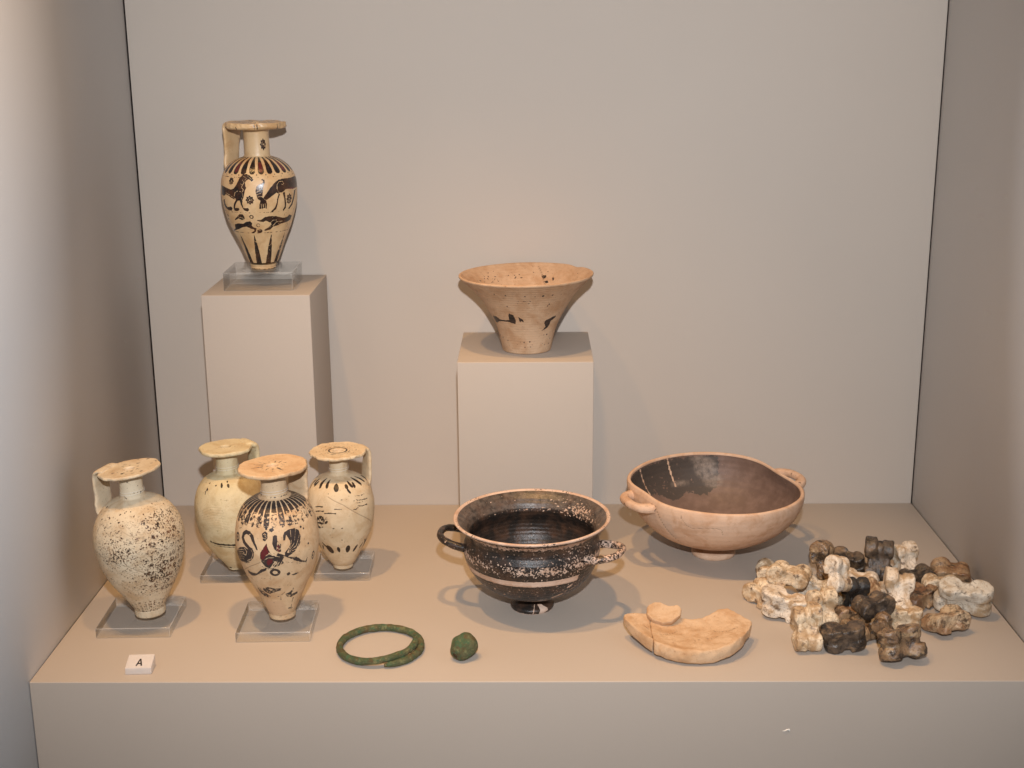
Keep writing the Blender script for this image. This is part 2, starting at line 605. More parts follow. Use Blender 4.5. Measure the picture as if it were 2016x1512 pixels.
def bone_mat(name, c1, c2, stain, stain_amt, dark, dark_amt, rough, spec):
    m = NT(name)
    rnd = m.n("ShaderNodeObjectInfo").outputs["Random"]
    w = m.math('MULTIPLY', rnd, 31.0)
    a = m.noise(70, 4, 0.55, w=w)
    b = m.noise(95, 6, 0.66, 0.6, w=m.math('ADD', w, 9.0))
    d = m.noise(150, 6, 0.70, 0.4, w=m.math('ADD', w, 4.0))
    f = m.noise(1500, 3, 0.6)
    c = m.mix(m.remap(a, 0.3, 0.7), c1, c2)
    c = m.mix(m.math('MULTIPLY', m.cover(stain_amt * 1.12, b, 0.3, 0.7, 4.0), 0.85), c, stain)
    c = m.mix(m.math('MULTIPLY', m.cover(dark_amt, d, 0.3, 0.7, 5.0), 0.9), c, dark)
    vo = m.n("ShaderNodeTexVoronoi", feature='DISTANCE_TO_EDGE')
    m.link(m.mapping(loc=(2, 3, 5)), vo.inputs["Vector"])
    vo.inputs["Scale"].default_value = 210
    crk = m.math('MULTIPLY', m.remap(vo.outputs["Distance"], 0.0, 0.05, 1, 0), m.remap(b, 0.5, 0.6))
    c = m.mix(m.math('MULTIPLY', crk, 0.6), c, dark)
    pore = m.cover(0.20, m.noise(800, 3, 0.6, w=w), 0.3, 0.7, 8)
    c = m.mix(m.math('MULTIPLY', pore, 0.55), c, tuple(0.5 * (x + y) for x, y in zip(dark, stain)))
    h = m.math('MULTIPLY_ADD', b, 2.6, m.math('MULTIPLY_ADD', d, 1.4, m.math('MULTIPLY', f, 0.4)))
    h = m.math('SUBTRACT', h, m.math('ADD', m.math('MULTIPLY', crk, 0.6), m.math('MULTIPLY', pore, 0.5)))
    m.principled(c, m.remap(a, 0.3, 0.7, rough - 0.14, rough + 0.04), spec + 0.1, m.bump(h, 0.7, 0.0007))
    return m.m


M_BONE = dict(
    white=bone_mat("bone_chalky_white", (0.68, 0.56, 0.43), (0.77, 0.68, 0.57), (0.42, 0.27, 0.14), 0.38, (0.12, 0.07, 0.04), 0.24, 0.5, 0.35),
    cream=bone_mat("bone_cream", (0.65, 0.50, 0.33), (0.75, 0.63, 0.47), (0.38, 0.23, 0.11), 0.40, (0.09, 0.05, 0.03), 0.28, 0.46, 0.4),
    grey=bone_mat("bone_pale_grey", (0.58, 0.51, 0.41), (0.67, 0.60, 0.50), (0.36, 0.24, 0.13), 0.30, (0.08, 0.06, 0.045), 0.2, 0.55, 0.35),
    tan=bone_mat("bone_tan", (0.46, 0.33, 0.20), (0.58, 0.44, 0.29), (0.22, 0.11, 0.05), 0.45, (0.06, 0.035, 0.02), 0.3, 0.45, 0.45),
    orange=bone_mat("bone_orange_brown", (0.32, 0.18, 0.085), (0.44, 0.30, 0.18), (0.14, 0.06, 0.025), 0.45, (0.025, 0.016, 0.012), 0.32, 0.35, 0.5),
    brown=bone_mat("bone_glossy_brown", (0.15, 0.085, 0.045), (0.28, 0.18, 0.10), (0.40, 0.28, 0.16), 0.32, (0.022, 0.015, 0.012), 0.42, 0.3, 0.55),
    dark=bone_mat("bone_burnt_dark", (0.055, 0.04, 0.03), (0.13, 0.09, 0.06), (0.25, 0.16, 0.09), 0.28, (0.015, 0.012, 0.011), 0.45, 0.38, 0.5),
    black=bone_mat("bone_charred_black", (0.018, 0.016, 0.015), (0.04, 0.033, 0.028), (0.16, 0.10, 0.055), 0.22, (0.01, 0.009, 0.009), 0.4, 0.4, 0.45),
    pied=bone_mat("bone_black_flecked", (0.46, 0.36, 0.25), (0.58, 0.48, 0.36), (0.20, 0.13, 0.07), 0.4, (0.02, 0.016, 0.013), 0.40, 0.42, 0.45),
)

m = NT("green_bronze_patina")
na, nb, nc = m.noise(120, 5, 0.6), m.noise(300, 6, 0.7), m.noise(900, 4, 0.65)
c = m.mix(m.remap(na, 0.38, 0.62), (0.068, 0.098, 0.045), (0.130, 0.118, 0.055))
c = m.mix(m.math('MULTIPLY', m.cover(0.36, m.noise(150, 6, 0.68, 0.4, vec=m.mapping(loc=(1, 6, 3))), 0.3, 0.7, 4), 0.7), c, (0.125, 0.065, 0.025))
c = m.mix(m.math('MULTIPLY', m.cover(0.36, m.noise(210, 5, 0.66, vec=m.mapping(loc=(4, 4, 1))), 0.3, 0.7, 4), 0.8), c, (0.055, 0.125, 0.062))
c = m.mix(m.math('MULTIPLY', m.cover(0.30, nb, 0.3, 0.7, 4), 0.7), c, (0.22, 0.23, 0.105))
c = m.mix(m.math('MULTIPLY', m.cover(0.12, nc, 0.3, 0.7, 5), 0.6), c, (0.03, 0.028, 0.016))
m.principled(c, 0.6, 0.35, m.bump(m.math('MULTIPLY_ADD', nb, 2.0, nc), 1.0, 0.0010))
M_BRONZE = m.m
m = NT("earth_fill"); m.principled((0.10, 0.065, 0.04), 0.9, 0.1, m.bump(m.noise(700, 5), 0.6, 0.0005)); M_EARTH = m.m
m = NT("dark_hollow"); m.principled((0.05, 0.032, 0.02), 0.9, 0.1); M_HOLLOW = m.m


def acrylic(name, tint, refr=0.0, frost=None, rough=0.02):
    m = NT(name)
    tr = m.n("ShaderNodeBsdfTransparent"); tr.inputs[0].default_value = (*tint, 1)
    gl = m.n("ShaderNodeBsdfGlossy"); gl.inputs["Roughness"].default_value = rough
    fr = m.n("ShaderNodeFresnel"); fr.inputs[0].default_value = 1.49
    a = tr
    if refr:
        rf = m.n("ShaderNodeBsdfRefraction"); rf.inputs["Color"].default_value = (*tint, 1)
        rf.inputs["Roughness"].default_value = 0.0; rf.inputs["IOR"].default_value = 1.49
        a = m.n("ShaderNodeMixShader"); a.inputs[0].default_value = refr
        m.link(tr.outputs[0], a.inputs[1]); m.link(rf.outputs[0], a.inputs[2])
    front = m.math('SUBTRACT', 1.0, m.n("ShaderNodeNewGeometry").outputs["Backfacing"])
    b = m.n("ShaderNodeMixShader"); m.link(m.math('MULTIPLY', fr.outputs[0], front), b.inputs[0])
    m.link(a.outputs[0], b.inputs[1]); m.link(gl.outputs[0], b.inputs[2])
    last = b
    if frost:
        df = m.n("ShaderNodeBsdfDiffuse"); df.inputs[0].default_value = (*frost[0], 1)
        e = m.n("ShaderNodeMixShader"); e.inputs[0].default_value = frost[1]
        m.link(b.outputs[0], e.inputs[1]); m.link(df.outputs[0], e.inputs[2]); last = e
    m.link(last.outputs[0], m.out.inputs[0])
    return m.m


M_ACRYL = acrylic("clear_acrylic", (0.985, 0.988, 0.988))
M_ACRYL_EDGE = acrylic("clear_acrylic_sawn_edge", (0.95, 0.96, 0.96), 0.4, ((0.62, 0.60, 0.57), 0.06), 0.03)
M_ACRYL_GLINT = acrylic("acrylic_chamfer_glint", (0.95, 0.96, 0.96), 0.0, ((0.85, 0.83, 0.80), 0.26), 0.1)  # pale diffuse mixed in to paint bright glints along the chamfers
M_LABEL = acrylic("frosted_acrylic", (0.95, 0.94, 0.94), 0.0, ((0.80, 0.74, 0.70), 0.6))
m = NT("nylon_thread"); m.principled((0.85, 0.82, 0.76), 0.15, 0.6); M_THREAD = m.m

# ---------------------------------------------------------------- the setting
HW, DEPTH = 325.0, 324.0
tag(box("back_wall", -HW, HW, DEPTH, DEPTH + 12, -300, 760, M_WALL, bevel=0.5),
    "beige board at the back of the display case", "wall", kind="structure")
tag(box("left_wall", -HW - 14, -HW - 0.9, -300, DEPTH + 40, -300, 760, M_SIDE_BRIGHTENED),
    "side board with brightened colour on the flask side of the case", "wall", kind="structure")
tag(box("right_wall", HW + 0.7, HW + 14, -300, DEPTH + 40, -300, 760, M_SIDE_BRIGHTENED),
    "side board with brightened colour on the knucklebone side of the case", "wall", kind="structure")
tag(box("rear_shade_backing", -HW - 0.85, HW + 0.65, DEPTH + 13, DEPTH + 20, -300, 760, M_GAP_SHADE),  # dark sheet added behind the seams to stand for their shade
    "dark hollow seen in the seams behind the back board", "wall", kind="structure")
plinth = box("display_plinth", -HW - 0.6, HW + 0.4, 0, DEPTH - 0.3, -300, 0, M_PLINTH, bevel=0.7, segs=3)
tag(plinth, "wide beige plinth that carries all the finds", "plinth", kind="structure")
# a small chip in the paint of the plinth's front
cv = np.array([(-2.6, 0, -0.6), (-0.8, 0, -0.2), (0.4, 0, 0.7), (2.4, 0, 1.0), (2.9, 0, -1.0), (2.2, 0, -0.9), (1.2, 0, -0.1), (-0.6, 0, -0.9)])
ring = np.vstack([cv, cv * (0.8, 1, 0.8) + (0, -0.25, 0)])
nf = [np.array([list(range(8, 16))]), grid_faces(2, 8)]
mesh_obj("paint_chip", ring, nf, M_CHIP, plinth, smooth=False, loc_mm=(157.5, -0.03, -34.5))

tall = box("display_block", -42, 42, -43.7, 43.7, 0, 204, M_PLINTH, bevel=0.6, segs=2, loc_mm=(-216, 278.6, 0.05))
tag(tall, "tall narrow beige block under the upright animal flask", "block")
short = box("display_block", -52.3, 52.3, -52, 52, 0, 154, M_PLINTH, bevel=0.6, segs=2, loc_mm=(-8.6, 271, 0.05))
tag(short, "short wide beige block under the flaring cup", "block")


def slab(w, d, h, loc, rz, label):
    o = box("acrylic_stand", -w / 2, w / 2, -d / 2, d / 2, 0, h, M_ACRYL, bevel=0.35, segs=2, loc_mm=(loc[0], loc[1], loc[2] + 0.08), rot=(0, 0, rz))
    o.data.materials.append(M_ACRYL_EDGE)
    o.data.materials.append(M_ACRYL_GLINT)
    for p in o.data.polygons:
        p.material_index = 0 if abs(p.normal.z) > 0.98 else (1 if max(abs(p.normal.x), abs(p.normal.y)) > 0.98 else 2)
    return tag(o, label, "stand", "clear acrylic stands under the oil flasks")

# ---------------------------------------------------------------- oil flasks: profiles (r, z) and places, mm
FLASK = dict(
    top=dict(at=(-216.5, 275.5, 218.3), k=0.962, lean=(0.0, 0.0), prof=[(9.6, 0), (10.2, 0.8), (10.2, 2.0), (10.6, 3.2), (11.9, 5.8), (15.5, 14.5), (19.8, 25.3),
             (24.4, 36), (28.2, 47), (30.1, 55.8), (30.6, 64), (29.9, 72.5), (27.4, 79.7), (23.4, 85), (17.5, 89), (11.3, 91.2), (10.1, 92.5), (10.0, 100), (10.4, 111), (12, 113.4)],
             disc=(24.2, 113.2, 118.6), neck=(10.0, 91.5)),
    left=dict(slim=0.955, at=(-271.4, 88.3, 7.2), lean=(-3.6, 0.0), prof=[(9.6, 0), (10.8, 1.0), (10.9, 3.6), (10.3, 4.8), (11.4, 6.5), (15.4, 13), (21.0, 22.5), (26.5, 33),
             (30.4, 43.5), (32.0, 54), (31.6, 62), (29.4, 70), (25.2, 77.5), (19.0, 83.2), (12.5, 86.2), (9.2, 87.0), (8.3, 88.2), (7.9, 95), (8.2, 102), (10, 104.5)],
             disc=(20.8, 104.2, 107.0), neck=(8.0, 87.0)),
    front=dict(slim=0.975, at=(-178.0, 83.6, 7.2), lean=(-0.6, 0.0), prof=[(8.2, 0), (9.1, 0.8), (9.2, 2.4), (9.4, 4), (12.4, 10), (17.3, 21), (22.5, 32), (26.6, 43), (28.6, 52),
             (28.9, 59), (28.2, 67), (26.2, 75.5), (22.4, 82.5), (16.5, 87), (10.4, 88.8), (8.9, 90), (8.6, 96), (9.0, 104.5), (11, 107.2)],
             disc=(23.4, 106.8, 110.2), neck=(8.8, 89.0)),
    rear=dict(at=(-228.8, 171.6, 6.4), lean=(-1.6, 0.0), prof=[(6.0, 0), (6.6, 0.6), (6.8, 1.6), (9.0, 5), (14.5, 12.5), (20.0, 21), (24.4, 31), (26.6, 41), (27.0, 49), (26.2, 57),
             (23.4, 65.5), (18.6, 72), (12.2, 75.6), (9.0, 76.5), (8.2, 78), (8.0, 85), (8.3, 91.5), (10, 93.2)],
             disc=(19.6, 92.8, 96.4), neck=(8.1, 77)),
    right=dict(at=(-147.8, 172.6, 6.4), lean=(-0.2, 0.0), prof=[(6.6, 0), (7.4, 0.6), (7.5, 2.0), (8.2, 3.4), (11.6, 8.4), (16.8, 18), (22.0, 29.5), (24.6, 39), (25.3, 47), (24.9, 55),
             (22.6, 64), (17.6, 70.6), (11.0, 73.6), (8.0, 74.6), (7.0, 76), (6.9, 82), (7.2, 88.2), (9, 90)],
             disc=(20.8, 89.8, 92.8), neck=(7.0, 75)),
)
for _f in FLASK.values():
    _k = _f.get("k", 1.0)
    _s = _f.get("slim", 1.0)
    _f["prof"] = [(a * _k * (_s if a > 12 else 1.0 - (1.0 - _s) * max(0.0, a - 9.0) / 3.0), b * _k) for a, b in _f["prof"]]
    _f["disc"] = tuple(a * _k for a in _f["disc"])
    _f["neck"] = tuple(a * _k for a in _f["neck"])

# painted marks on the flasks, traced on the unrolled surface: angle around the axis (degrees), height (mm)
MARKS = dict(
    top=[
        ('P',1,[(-76.8,67.3),(-57.3,65.8),(-47.4,64.9),(-40.7,65.7),(-35.5,68.8),(-32.3,71.9),(-30.1,74.3),(-26.3,76.1),(-20.2,77),(-13.8,75.8),(-10.5,73.8),(-7.4,72.3),(-11.1,71.3),(-13,72.3),(-16.2,72.9),(-19.4,72),(-21.2,70.2),(-20.5,67.8),(-19.3,66.6),(-21.3,64.8),(-22.9,61.7),(-24.5,59.3),(-26.2,57.4),(-30.3,56.7),(-35.3,56.6),(-38.2,57.2),(-41.9,57.7),(-48.4,58.7),(-53.8,60),(-60.4,60.7),(-66.4,59.2),(-78.7,59.8)]),
        ('P',1,[(-38.2,57.2),(-34.6,56.6),(-39.1,54),(-42.2,50.8),(-35.1,51),(-34.1,49.7),(-37.8,48.4),(-44.4,48.5),(-45.7,50.7),(-43.2,53.9)]),
        ('P',1,[(-31.1,56.7),(-26.2,57.1),(-27.5,54.3),(-26.4,51.1),(-18.5,51.2),(-17,49.6),(-20.6,48.3),(-25.7,49.2),(-27.8,51.1),(-30.3,54.2)]),
        ('P',1,[(-72.4,55.7),(-66.2,56.7),(-66.4,52.9),(-61.6,50.6),(-51.6,51.7),(-47.5,50.6),(-51.2,48.2),(-59,48.2),(-67.1,49.7),(-73.3,51.9)]),
        ('LC',0.9,0.28,[(-40.6,60.2),(-38.7,62.7),(-34.1,64),(-28.6,63.8),(-25.5,62.3),(-25.7,59.9),(-28,58)]),
        ('LC',0.9,0.28,[(-28.8,74.9),(-23.2,74.9),(-18.9,73.5),(-21.3,72.3)]),
        ('LC',0.9,0.28,[(-28.4,69.6),(-25.1,68.7),(-27.1,66.6),(-23.9,65.4),(-25.3,63.5)]),
        ('LC',0.9,0.28,[(-25.4,72.3),(-22.5,70.8),(-24.4,69)]),
        ('LC',0.9,0.28,[(-17.8,75.5),(-15,74.4),(-11.1,72.9)]),
        ('LC',0.9,0.3,[(-60.1,61.9),(-49.9,60.5),(-41.7,58.6),(-38,57.8)]),
        ('F',1,(2.7,2.8),[(-46.2,71.3)]),
        ('F',1,(3.3,3.5),[(-14.8,57.3)]),
        ('F',1,(3.4,4.1),[(50.7,56.3)]),
        ('O',1,(1.7,1.6,0.5),[(-15.2,44.2)]),
        ('P',1,[(5.1,73),(8.6,72.1),(8.9,70.3),(6.7,68.2),(5.8,65.8),(4.9,62.8),(3.9,59.1),(9,57.2),(10.6,54),(9.8,50.2),(6.8,51),(2.4,50.4),(-1.9,50.2),(-0.8,54.2),(0.7,56.7),(-2.7,58),(-4.8,61.1),(-5.6,64.2),(-4.1,67.2),(-0.4,68.9),(3.3,69.5),(6.5,70.6),(6.1,71.8),(3.7,72.2)]),
        ('LC',0.85,0.3,[(-4.3,65.4),(0.6,66.5),(5.3,66.1)]),
        ('LC',0.85,0.3,[(-4.5,63.2),(0.3,64.4),(5,64)]),
        ('LC',0.85,0.3,[(-4.8,61.1),(0.1,62.3),(4.8,61.9)]),
        ('LC',0.85,0.3,[(-5,59),(-0.2,60.1),(4.5,59.7)]),
        ('LC',1,0.35,[(1.6,54.2),(1.8,50.4)]),
        ('LC',1,0.35,[(4.6,54.2),(4.9,50.4)]),
        ('LC',1,0.35,[(7.6,54.1),(8,50.3)]),
        ('P',1,[(5.6,59.1),(10.8,62.6),(16.2,66.2),(23.3,69.6),(31.1,71.7),(40.7,72.2),(56.1,72.1),(77.7,72.5),(89.9,71.2),(88.6,63.7),(69,63.6),(51.3,64.3),(42.2,63.9),(39.6,62.8),(34.1,61.8),(28.4,61.4),(25.8,62.2),(20.4,60.5),(15.3,58.8),(10.2,57.1),(7.2,57.2)]),
        ('P',1,[(29.1,61.1),(31.8,61),(28.7,57.1),(27.4,52.8),(25.5,49.7),(18.9,47.1),(16.9,47.8),(23.4,51),(26,54.7),(27.4,58.4)]),
        ('P',1,[(37.1,61.7),(41.1,62.1),(42.2,57.7),(44.3,52.6),(44.1,49.4),(39.6,47.4),(37.7,48.2),(41.2,50.8),(40.1,55.3)]),
        ('P',1,[(65,62),(72.7,62.8),(66,56.3),(60.6,51),(52.6,48),(50.1,48.8),(57.4,52.4),(61.5,57.2)]),
        ('LC',1,0.32,[(40.3,68.6),(38,70.5),(31.9,70.4),(27.6,68.2),(27,65.2),(29.2,62.3),(35.5,61.4)]),
        ('LC',1,0.3,[(40.3,68.6),(37.7,67.8),(34.9,68.5)]),
        ('LC',0.9,0.3,[(5.6,58.2),(10.2,56.5)]),
        ('R',0.8,[(42.3,64.2),(55.6,64.7),(69.3,64.2),(67.1,63.1),(51.1,63.7)]),
        ('P',1,[(-54.7,37.4),(-43.5,38.5),(-32.8,38.5),(-25.4,40.2),(-18.6,40.6),(-15.6,39),(-17.1,37),(-13.8,35.7),(-8.8,35),(-11.3,32),(-17.6,30.7),(-21.7,31),(-14.2,32.7),(-13.7,34),(-20.5,34.7),(-27.6,36.2),(-37,35.4),(-46.8,33.8),(-59.7,32.3),(-85.2,29.7),(-85.2,30.7),(-58.4,33.7)]),
        ('P',0.95,[(-50.6,41.5),(-42.6,43.7),(-35.9,46.2),(-29.9,46),(-27.3,43.8),(-28.2,42.1),(-34.1,41.4),(-40,42.5),(-48,40.9)]),
        ('LC',0.9,0.3,[(-40.8,43.8),(-32.8,43.3),(-30.1,42.7)]),
        ('P',0.86,[(-6.5,41.6),(1.6,42.1),(7.1,43.9),(15.1,44.3),(26.4,43.9),(40,42),(49.7,42.1),(55.4,43.7),(65.3,42.4),(64.7,39.3),(53.2,38),(38.6,37.5),(28.7,36),(22.2,35.6),(16.3,33.2),(6.8,32.5),(3.8,33.2),(12.9,35.3),(18.7,37.7),(15.5,39.1),(8.3,40.7),(4.2,39.8),(-1.3,40.2),(-6.6,40.9)]),
        ('LC',1,0.3,[(16,35.2),(17,39.1),(21.1,40.9),(27.2,40.7)]),
        ('LC',1,0.3,[(22,36.6),(27.6,39.3),(39.5,39.4)]),
        ('O',0.8,(1.5,1.5,0.65),[(-5.3,37.3)]),
        ('O',0.6,(1.4,1.4,0.68),[(45.2,44.6)]),
        ('O',0.6,(1.6,1.6,0.68),[(54.3,35.7)]),
        ('D',1,(2,1.6,0),[(-3.3,32.6)]),
        ('LC',1,0.35,[(-6.1,33.7),(-0.8,33.3)]),
        ('D',0.9,(0.9,1,0),[(-68.6,43.9)]),
        ('D',0.9,(0.9,1,0),[(-72.2,40.8)]),
        ('D',0.9,(0.9,1,0),[(-78.2,36.3)]),
        ('D',0.9,(0.9,1,0),[(-85.5,35.3)]),
        ('D',0.9,(0.9,1,0),[(-85.2,31.7)]),
        ('F',0.97,(2.6,4.4),[(31,97.4)]),
    ],
    front=[
        ('L',1,2.6,[(-41.2,70.1),(-47.8,70.9),(-53.1,68.9),(-54.7,66.2),(-51.2,63.3),(-45.1,61.4),(-39.9,59.6),(-37.3,57.4)]),
        ('P',1,[(-48.1,72),(-40.6,71.7),(-34.5,69.3),(-32.7,66.3),(-29.2,62.3),(-28,59.7),(-29.8,59.6),(-32.9,62.4),(-36.6,65.4),(-40.1,68.3),(-46.6,69.9)]),
        ('LC',1,0.25,[(-44.4,67.9),(-39.5,70.2)]),
        ('LC',1,0.25,[(-42.8,69.3),(-38.6,69.6)]),
        ('D',1,(0.4,0.4,0),[(-35.9,67)]),
        ('P',0.93,[(-72.9,54.8),(-61.4,58.7),(-50.9,60.1),(-43.6,58.9),(-36.8,60.8),(-33.8,57.7),(-35.1,54.2),(-41.8,50.8),(-51.6,48.6),(-63.7,47.5),(-82.8,47),(-84,50)]),
        ('LC',1,0.28,[(-71.4,55),(-55.5,57.8),(-52.3,57.6)]),
        ('LC',1,0.28,[(-73.3,53.2),(-55.9,56.1),(-52.7,55.9)]),
        ('LC',1,0.28,[(-76.9,51),(-56.6,54.4),(-53.4,54.1)]),
        ('LC',1,0.28,[(-83.3,48.3),(-57.6,52.6),(-54.3,52.3)]),
        ('LC',1,0.28,[(-82.7,46.9),(-59.1,50.7),(-55.6,50.4)]),
        ('LC',1,0.35,[(-51,59.4),(-46.6,57.2),(-49.3,54.2),(-54.1,54.9)]),
        ('LC',1,0.3,[(-38.6,59.3),(-35.5,56.9),(-39.2,52.8),(-48.3,50.4)]),
        ('P',0.5,[(-68.2,47.8),(-62.5,47.3),(-65.7,46.1)]),
        ('L',0.9,0.5,[(-57.7,48.1),(-57.1,47.4),(-45.2,49.3)]),
        ('O',0.95,(2.6,3.4,0.55),[(-68.6,64.9)]),
        ('D',0.8,(0.7,1,0),[(-68.6,64.9)]),
        ('L',0.75,0.5,[(-71.1,72.3),(-66.3,71.1),(-59.6,72.3),(-59.8,74.4),(-57.6,76.2),(-52.6,77.3)]),
        ('D',0.7,(0.9,1.2,0),[(-43,79.2)]),
        ('D',0.6,(1.2,0.7,0),[(-59.1,75.1)]),
        ('P',0.95,[(-21.3,71.1),(-16.4,73),(-13,71.8),(-13.2,68.1),(-16.6,66.2),(-19.9,66.8),(-20.6,69.3)]),
        ('LC',1,0.35,[(-19.5,70.5),(-17.1,71.2),(-15.1,70.3)]),
        ('LC',1,0.3,[(-17.1,69.9),(-14.5,68.7)]),
        ('LC',1,0.3,[(-19.9,68.3),(-15.2,67.8)]),
        ('D',0.8,(0.8,1.3,0),[(-14.8,74.7)]),
        ('P',0.7,[(-10.9,74.2),(-5.3,75),(-3.5,73.5),(-6.9,72),(-10.3,72.7)]),
        ('P',0.9,[(-5.9,69.2),(-3.2,70.4),(0,69.7),(0.1,65.9),(-1.7,61.5),(-0.8,58.8),(-4.4,60.3),(-7.1,64.2)]),
        ('R',0.6,[(-1.4,64.1),(2.2,62.6),(2.3,58.6),(-1.5,58.2)]),
        ('P',0.9,[(-14.7,64.9),(-13.7,61.7),(-10.9,58.4),(-5,55.6),(-1.3,54.8),(-7,50.8),(-13.2,46.4),(-19.6,47.8),(-24.1,51.3),(-25.3,54.8),(-24.1,58.2),(-19.6,61.6)]),
        ('R',0.92,[(-15.4,64.3),(-14.2,61.1),(-12.2,58.4),(-16.3,56.4),(-20.9,52.9),(-24.2,53.5),(-24.1,57.6),(-19.4,61.3)]),
        ('R',0.9,[(-14.2,53.7),(-7.8,53.6),(-8.9,50.8),(-15.3,48.6),(-16.8,50.8)]),
        ('LC',1,0.3,[(-20.6,54.6),(-16.3,56.4),(-11,57.7)]),
        ('LC',1,0.3,[(-19.6,52.9),(-14,54.7),(-6.4,54.6)]),
        ('LC',1,0.3,[(-21,61.6),(-18.8,57.7),(-20.5,55)]),
        ('P',0.98,[(8.8,54.5),(8.9,57.5),(13.3,59.9),(17.8,62.7),(16.9,65.4),(14.2,68.2),(12.5,69.6),(10.7,65.9),(8.1,66.1),(8.2,69.2),(10.5,71.3),(17.6,72.7),(26.4,72.8),(32.5,70.8),(34.3,66.6),(32.1,61.7),(27.1,59),(21.1,56.4),(14,54.7)]),
        ('LC',0.9,0.24,[(12.3,57.3),(18.9,62.9),(19.7,72.7)]),
        ('LC',0.9,0.24,[(12.3,57.3),(22.8,62.8),(28.1,72.3)]),
        ('LC',0.9,0.24,[(12.3,57.3),(25.6,60.8),(33.7,68.6)]),
        ('LC',0.9,0.24,[(12.3,57.3),(25.8,58.5),(33.3,64.1)]),
        ('LC',0.9,0.24,[(12.3,57.3),(23.6,56.1),(28.4,59.5)]),
        ('P',0.75,[(8.8,54.9),(19.2,53.5),(24.7,53.2),(34,49),(41.1,47.5),(42.5,49.8),(39.4,52.7),(44,49.5),(43.4,46.4),(36,46.9),(24.8,49.6),(13.8,53)]),
        ('P',0.7,[(-8.5,49.3),(-1.7,52),(4.7,52),(7.1,50),(0.4,48.3),(-7.7,47.1)]),
        ('LC',1,0.35,[(-7.5,47.8),(-1.7,51.7)]),
        ('LC',1,0.35,[(-3.6,47.7),(1.4,51.5)]),
        ('LC',1,0.35,[(0.3,47.6),(4.6,51.3)]),
        ('P',0.85,[(-55.9,42),(-50.6,41.6),(-43.7,41.3),(-36.1,41.6),(-26,45.7),(-17.1,46.8),(-19.1,44.8),(-29.3,42.1),(-39.7,39.3),(-48.9,38.3),(-55.8,39.4)]),
        ('O',0.93,(3.6,3,0.45),[(-6.4,43.1)]),
        ('D',0.5,(0.7,0.6,0),[(-6.5,42.9)]),
        ('P',0.7,[(10.1,41.2),(14.4,42.3),(16.8,40.5),(13.9,39.3),(10.9,39.5)]),
        ('P',0.7,[(18.4,39.6),(28.5,40.6),(31.1,39.2),(21.7,38.4)]),
        ('O',0.9,(1.8,3.2,0.6),[(57.5,48.8)]),
        ('D',0.7,(0.6,1,0),[(56.8,48.6)]),
        ('D',1,(0.85,0.85,0),[(37.1,72.2)]),
        ('D',1,(0.6,0.6,0),[(41.5,70.5)]),
        ('D',1,(0.75,0.75,0),[(46.1,59.3)]),
        ('D',1,(0.35,0.35,0),[(39.6,63.5)]),
        ('D',1,(0.35,0.35,0),[(40,58.5)]),
        ('P',0.85,[(-0.9,58.1),(4,56.9),(8.9,55.5),(4.6,51.7),(-1.9,50.6),(-5.5,52.2)]),
        ('LC',0.6,0.5,[(-13.5,58.4),(-7.4,56.3),(1.2,55),(8.8,54.5)]),
        ('P',0.6,[(0.2,66.5),(4.9,63.7),(4.2,58.5),(0.3,58.1)]),
        ('L',0.7,0.6,[(-26.5,48.3),(-21.2,47),(-14.6,46),(-7.8,46.4)]),
        ('L',0.55,0.5,[(9.7,50.5),(21.9,48.6),(36.1,46.5),(47.9,45.2)]),
        ('P',0.6,[(-75.5,78),(-63.8,80),(-53,78.7),(-58.5,77),(-64.4,77)]),
        ('P',0.45,[(11.6,79.8),(29,77.2),(39.7,77.3),(33.6,74.3),(18.5,75.2)]),
        ('L',0.6,0.7,[(-34.6,28.3),(-23.1,30.2),(-15.2,28.2),(-2.6,28.5),(1,28.7)]),
        ('P',0.64,[(-37.6,27.7),(-21.3,30.3),(-12.8,29.5),(1,29.2),(-0.2,27.1),(-10.7,26),(-23.9,24.1),(-33.6,25.4)]),
        ('P',0.62,[(-50.3,29),(-41.5,28.2),(-36.1,25.2),(-24,21.5),(-27.4,20.4),(-42.4,20.9),(-51.9,23.8)]),
        ('L',0.5,0.5,[(-50.2,33.8),(-48.6,30),(-45.9,26.9)]),
        ('P',0.62,[(9.3,23.5),(18.4,24.5),(25.1,28),(26.9,26.5),(23.7,22.3),(37.6,23.2),(41.2,21.2),(22.6,19.5),(11.8,20.8)]),
        ('L',0.6,0.6,[(30.8,18.7),(28.9,13.6),(32,8.5)]),
        ('L',0.6,0.8,[(21.8,10),(36.8,9.3)]),
        ('L',0.6,0.5,[(-17.4,21.2),(-2.1,21.9),(8.2,25.3)]),
        ('L',0.6,0.5,[(-1.1,21.9),(-1.2,18.5)]),
        ('L',0.45,0.5,[(-55.2,35.6),(-33.7,37.9),(-14.4,37.7)]),
        ('L',0.4,0.45,[(-17.5,34.1),(-8.6,31.6),(4.6,30.7),(16.5,31.4)]),
        ('K',0.9,0.45,[(-43.6,81.2),(-32.1,80.2),(-21.6,78.9),(-12.3,76.4)]),
        ('K',0.7,0.35,[(-48.5,76.5),(-33.5,76.3),(-22.4,75.9)]),
        ('K',0.8,0.4,[(-71.2,39.8),(-41.1,47.2),(-26.4,50.7)]),
        ('K',0.7,0.35,[(-71.2,39.8),(-63.6,37.5),(-51.8,34.4)]),
        ('K',0.6,0.3,[(22.1,79),(39.1,76.7),(61.9,76)]),
        ('G',0.8,[(-34,18.1),(1.4,17.1),(6.2,14.7),(12.2,9.7),(29.7,5.3),(-52.5,3.5),(-56.4,8.6)]),
    ],
    right=[
        ('D',0.97,(1,2.2,0.5),[(-73.8,70.5)]),
        ('D',0.97,(1.2,2.8,0.45),[(-49.1,71)]),
